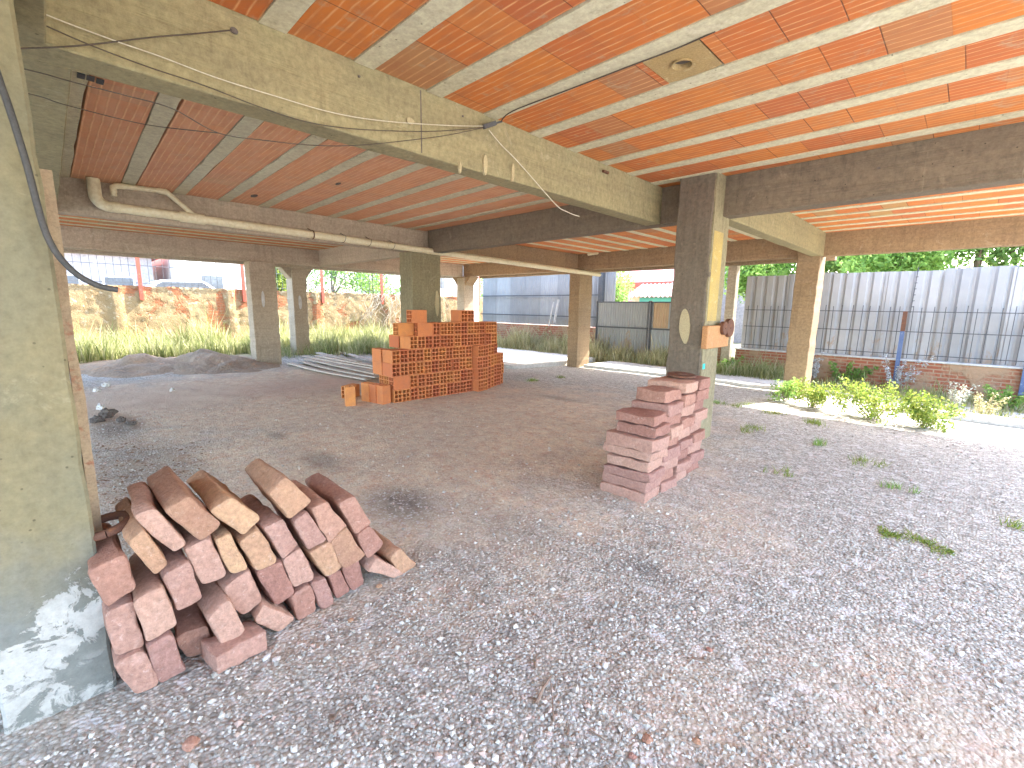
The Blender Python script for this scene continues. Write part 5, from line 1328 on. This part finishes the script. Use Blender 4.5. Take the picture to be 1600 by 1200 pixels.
# creeper of dead vines on the left wall
vm = MB(); vg = random.Random(21)
for k in range(46):
    y = vg.uniform(9.0, 12.6); z = 1.95
    pts = [(-16.86, y, z)]
    for s in range(7): y += vg.gauss(0, 0.16); z -= vg.uniform(0.12, 0.3); pts.append((-16.86 + vg.uniform(0, 0.08), y, max(z, 0.2)))
    vm.tube(pts, 0.008, 4)
tag(vm.build("dead_vines", rough_mat("dead_vine", (0.46, 0.40, 0.30), (0.36, 0.30, 0.22), 9, 0.9, 0.3, 40, 0.003), None), "tangle of dead vines hanging over the left wall near the brick pile", "vine")

# small grass tufts in the gravel
tufts = [(828, 597, 0.10, 60, "small green tuft in the gravel just right of the brick pile"), (875, 590, 0.07, 30, "tiny green tuft in the gravel left of the far tan column"), (1145, 632, 0.12, 60, "green tuft right of the central column near the broken path"), (1117, 629, 0.08, 30, "small tuft close by the central column's right side"),
         (1172, 678, 0.10, 50, "slanted green tuft in the shaded gravel right of the stone stack"), (1268, 663, 0.12, 70, "broad green tuft at the shade line left of the large shrub"), (1275, 698, 0.07, 40, "small dull tuft in the gravel below the shade line"), (1350, 725, 0.08, 45, "dark green tuft in the gravel below the large shrub"),
         (1218, 743, 0.05, 25, "tiny tuft in the gravel right of the stone stack's foot"), (1400, 765, 0.05, 30, "tiny yellow green tuft above the long moss strip"), (1595, 830, 0.05, 30, "green tuft at the photo's right edge"), (1206, 646, 0.10, 50, "green tuft at the foot of the darker small shrub")]
for i, (px, py, s, n, lab) in enumerate(tufts):
    c = on_z(px, py, -0.03); g = np.random.default_rng(700 + i); v, f = [], []
    lob = [(g.normal() * s * 0.9, g.normal() * s * 0.9) for _ in range(4)]
    for k in range(n * 2):
        q_ = lob[int(g.integers(4))]; x, y = c[0] + q_[0] + g.normal() * s * 0.45, c[1] + q_[1] + g.normal() * s * 0.45; h = g.uniform(0.03, 0.09); a = g.uniform(0, 6.28); ln = h * g.uniform(0.2, 0.9); b = g.uniform(0, 6.28); z = gz(x, y) - 0.004; j = len(v)
        v += [(x - math.cos(a) * 0.004, y - math.sin(a) * 0.004, z), (x + math.cos(a) * 0.004, y + math.sin(a) * 0.004, z), (x + math.cos(b) * ln, y + math.sin(b) * ln, z + h)]; f.append((j, j + 1, j + 2))
    tag(raw_mesh("grass_tuft", v, f, LEAF_Y if i % 3 else LEAF_G), lab, "grass tuft", "grass tufts in the gravel")
# long moss strip on the right
g = np.random.default_rng(55); v, f = [], []
for k in range(900):
    t = g.random(); px = 1372 + 118 * t; py = 826 + 36 * t + 3 * math.sin(t * 9) + g.normal() * (2.0 + 3.5 * (0.5 + 0.5 * math.sin(t * 17 + 1)))
    if g.random() > 0.6 + 0.4 * (0.5 + 0.5 * math.sin(t * 13)): continue
    c = on_z(px, py, 0.0); x, y = c[0], c[1]
    h = g.uniform(0.008, 0.03); a = g.uniform(0, 6.28); b = g.uniform(0, 6.28); z = gz(x, y) - 0.003; j = len(v); w = 0.004
    v += [(x - math.cos(a) * w, y - math.sin(a) * w, z), (x + math.cos(a) * w, y + math.sin(a) * w, z), (x + math.cos(b) * h, y + math.sin(b) * h, z + h)]; f.append((j, j + 1, j + 2))
tag(raw_mesh("grass_strip", v, f, LEAF_Y), "long thin strip of yellow green grass in the gravel on the right", "grass", kind="stuff")

# ------------------------------------------------------------------ small debris
def pebble_thing(name, px, py, s, mat, label, cat, flat=0.6, seed=0):
    c = on_z(px, py, 0.0); bm = bmesh.new(); bmesh.ops.create_icosphere(bm, subdivisions=3 if s > 0.04 else 2, radius=1.0)
    rs_ = random.Random(seed); sx, sy = rs_.uniform(0.75, 1.25), rs_.uniform(0.7, 1.1); an = rs_.uniform(0, 3)
    for w in bm.verts:
        n_ = w.co.copy(); k = 1 + 0.35 * mnoise.noise((n_.x * 1.3 + seed, n_.y * 1.3, n_.z * 1.3)) + (0.4 * mnoise.noise((n_.x * 3.1 + seed, n_.y * 3.1, n_.z * 3.1)) + 0.2 * mnoise.noise((n_.x * 7 + seed, n_.y * 7, n_.z * 7)) if s > 0.04 else 0)
        x, y, z = n_.x * s * sx * k, n_.y * s * sy * k, n_.z * s * flat * k
        w.co = (x * math.cos(an) - y * math.sin(an), x * math.sin(an) + y * math.cos(an), max(z, -s * flat * 0.4))
    me = bpy.data.meshes.new(name); bm.to_mesh(me); bm.free(); me.materials.append(mat)
    o = link_mesh(name, me, None, (c[0], c[1], gz(c[0], c[1]) + s * flat * 0.35)); return tag(o, label, cat)
for i, (px, py, s, lab) in enumerate(((1012, 1158, 0.018, "orange red brick chip in the gravel at the bottom, the largest"), (988, 1184, 0.014, "small orange brick chip at the bottom edge of the gravel"), (1088, 1160, 0.012, "brick chip right of the largest orange one"),
                                      (1108, 1016, 0.016, "rusty brick chip among twigs in the right gravel"), (592, 915, 0.020, "brick chip right beside the stone pile's foot"), (298, 1165, 0.026, "flat reddish brick chip in the gravel bottom left"), (548, 968, 0.012, "tiny pink brick chip below the stone pile"),
                                      (705, 748, 0.014, "tiny red chip at the edge of the black ash spot"))):
    pebble_thing("brick_chip", px, py, s, ST_OCHRE if i % 2 == 0 else ST_RED, lab, "brick chip", 0.5, i)
for i, (px, py, s, lab) in enumerate(((945, 1041, 0.017, "whitish stone in the middle of the near gravel"), (432, 1032, 0.018, "white pebble below the flat slab, right of two"), (417, 1028, 0.018, "white pebble below the flat slab, left of two"), (1308, 911, 0.012, "small white pebble in the right gravel"),
                                      (1500, 1021, 0.015, "white pebble near the sandy patch at right"), (1558, 1070, 0.014, "white pebble at the lower right of the gravel"), (863, 920, 0.013, "white pebble left of the dark patch in the gravel"), (905, 835, 0.020, "upright whitish shard in the gravel before the stone stack"),
                                      (1062, 700, 0.02, "pale rubble piece right of the stone stack's foot"))):
    pebble_thing("white_pebble", px, py, s, WHITE_ST, lab, "pebble", 0.6, 50 + i)
def stick(pts, r, label):
    P3 = []
    for px, py, dz in pts:
        c = on_z(px, py, 0.0); P3.append((c[0], c[1], gz(c[0], c[1]) + r + dz))
    tag(MB().tube(P3, r, 6, r2=r * 0.5).build("stick", STICK_M, None), label, "stick")
stick([(838, 1105, 0), (848, 1085, 0.008), (862, 1062, 0.004)], 0.0075, "thick short stick lying in the middle of the near gravel")
stick([(865, 1132, 0), (863, 1100, 0.004), (860, 1072, 0.01)], 0.004, "thin dark twig touching the thick short stick")
stick([(836, 1050, 0), (838, 1026, 0.003)], 0.005, "pale broken splinter above the thick stick")
stick([(886, 1155, 0), (889, 1138, 0.004)], 0.006, "stubby pale splinter below the thick stick")
stick([(920, 1145, 0), (940, 1158, 0.004), (948, 1162, 0)], 0.004, "curved twig right of the stubby splinter")
stick([(1085, 1030, 0), (1110, 1040, 0.006)], 0.005, "dark twig beside the rusty brick chip")
stick([(735, 955, 0), (742, 930, 0.004)], 0.005, "brown twig right of the stone pile in the gravel")
stick([(520, 1130, 0), (535, 1105, 0.004)], 0.005, "pale twig in the gravel below the flat slab")
stick([(160, 750, 0.02), (175, 753, 0.02), (190, 752, 0.01)], 0.006, "pale twig on the dark litter behind the near column")
stick([(1150, 580, 0.06), (1162, 583, 0.05), (1176, 588, 0.02)], 0.016, "bleached branch lying in the weeds by the tall concrete post")
# dark rubble and white lumps near the left edge under the beam
for i, (px, py, s, m_, lab) in enumerate(((168, 652, 0.10, ASH, "dark burnt clod in the litter at the left, the largest"), (190, 660, 0.06, ASH, "dark clod right of the largest burnt one"), (152, 660, 0.07, ASH, "dark clod left of the largest burnt one"), (205, 664, 0.045, ASH, "small dark clod at the right end of the burnt ones"),
                                          (166, 605, 0.06, WHITE_ST, "white plaster lump before the soil heap, tallest of the two"), (152, 612, 0.05, WHITE_ST, "white plaster lump before the soil heap, left one"), (158, 640, 0.05, WHITE_ST, "small white lump beside the burnt clods"), (270, 612, 0.042, WHITE_ST, "flat white scrap near the soil heap's foot"))):
    pebble_thing("clod", px, py, s, m_, lab, "clod", 0.8 if m_ is ASH else 1.0, 90 + i)
# dry leaf litter behind the near column
g = np.random.default_rng(77); v, f = [], []
for k in range(420):
    px, py = g.uniform(146, 330), g.uniform(690, 790)
    if px > 230 and py > 750: continue
    c = on_z(px, py, 0.0); s = g.uniform(0.008, 0.028); a = g.uniform(0, 6.28); z = gz(c[0], c[1]) + g.uniform(0.004, 0.02); j = len(v)
    v += [(c[0] + s * math.cos(a + q) * (1 if q_ % 2 == 0 else 0.45), c[1] + s * math.sin(a + q) * (1 if q_ % 2 == 0 else 0.45), z + g.uniform(-0.006, 0.006)) for q_, q in enumerate((0, 1.57, 3.14, 4.71))]
    f.append((j, j + 1, j + 2, j + 3))
tag(raw_mesh("leaf_litter", v, f, BROWN_LEAF), "brown dry leaf litter on the dirt behind the near column", "litter", kind="stuff")

# ------------------------------------------------------------------ light
KX, KY = 0.18, 1.0
sun_dir = Vector((KX, KY, 1.0)).normalized()
elev = math.asin(sun_dir.z); az = math.atan2(sun_dir.x, sun_dir.y)
sd_ = bpy.data.lights.new("sun", 'SUN'); sd_.energy = 2.5; sd_.angle = R(0.5); sd_.color = (1.0, 0.95, 0.87)
so_ = bpy.data.objects.new("sun", sd_); so_.rotation_euler = (-sun_dir).to_track_quat('-Z', 'Y').to_euler(); so_.location = (10, 20, 25); COL.objects.link(so_)
w = bpy.data.worlds.new("World"); scene.world = w; w.use_nodes = True
nt = w.node_tree; bg = nt.nodes["Background"]
sky = nt.nodes.new("ShaderNodeTexSky"); sky.sky_type = 'NISHITA'; sky.sun_disc = False; sky.sun_elevation = elev; sky.sun_rotation = az
sky.air_density = 1.0; sky.dust_density = 2.0
nt.links.new(sky.outputs[0], bg.inputs[0]); bg.inputs[1].default_value = 0.15

scene.view_settings.view_transform = 'Standard'; scene.view_settings.look = 'None'; scene.view_settings.gamma = 1.0
scene.view_settings.exposure = 3.65
scene.render.engine = 'CYCLES'
cy = scene.cycles
cy.use_denoising = True
try: cy.denoiser = 'OPENIMAGEDENOISE'
except Exception: pass
cy.max_bounces = 8; cy.diffuse_bounces = 6; cy.glossy_bounces = 2; cy.transmission_bounces = 4; cy.sample_clamp_indirect = 6.0
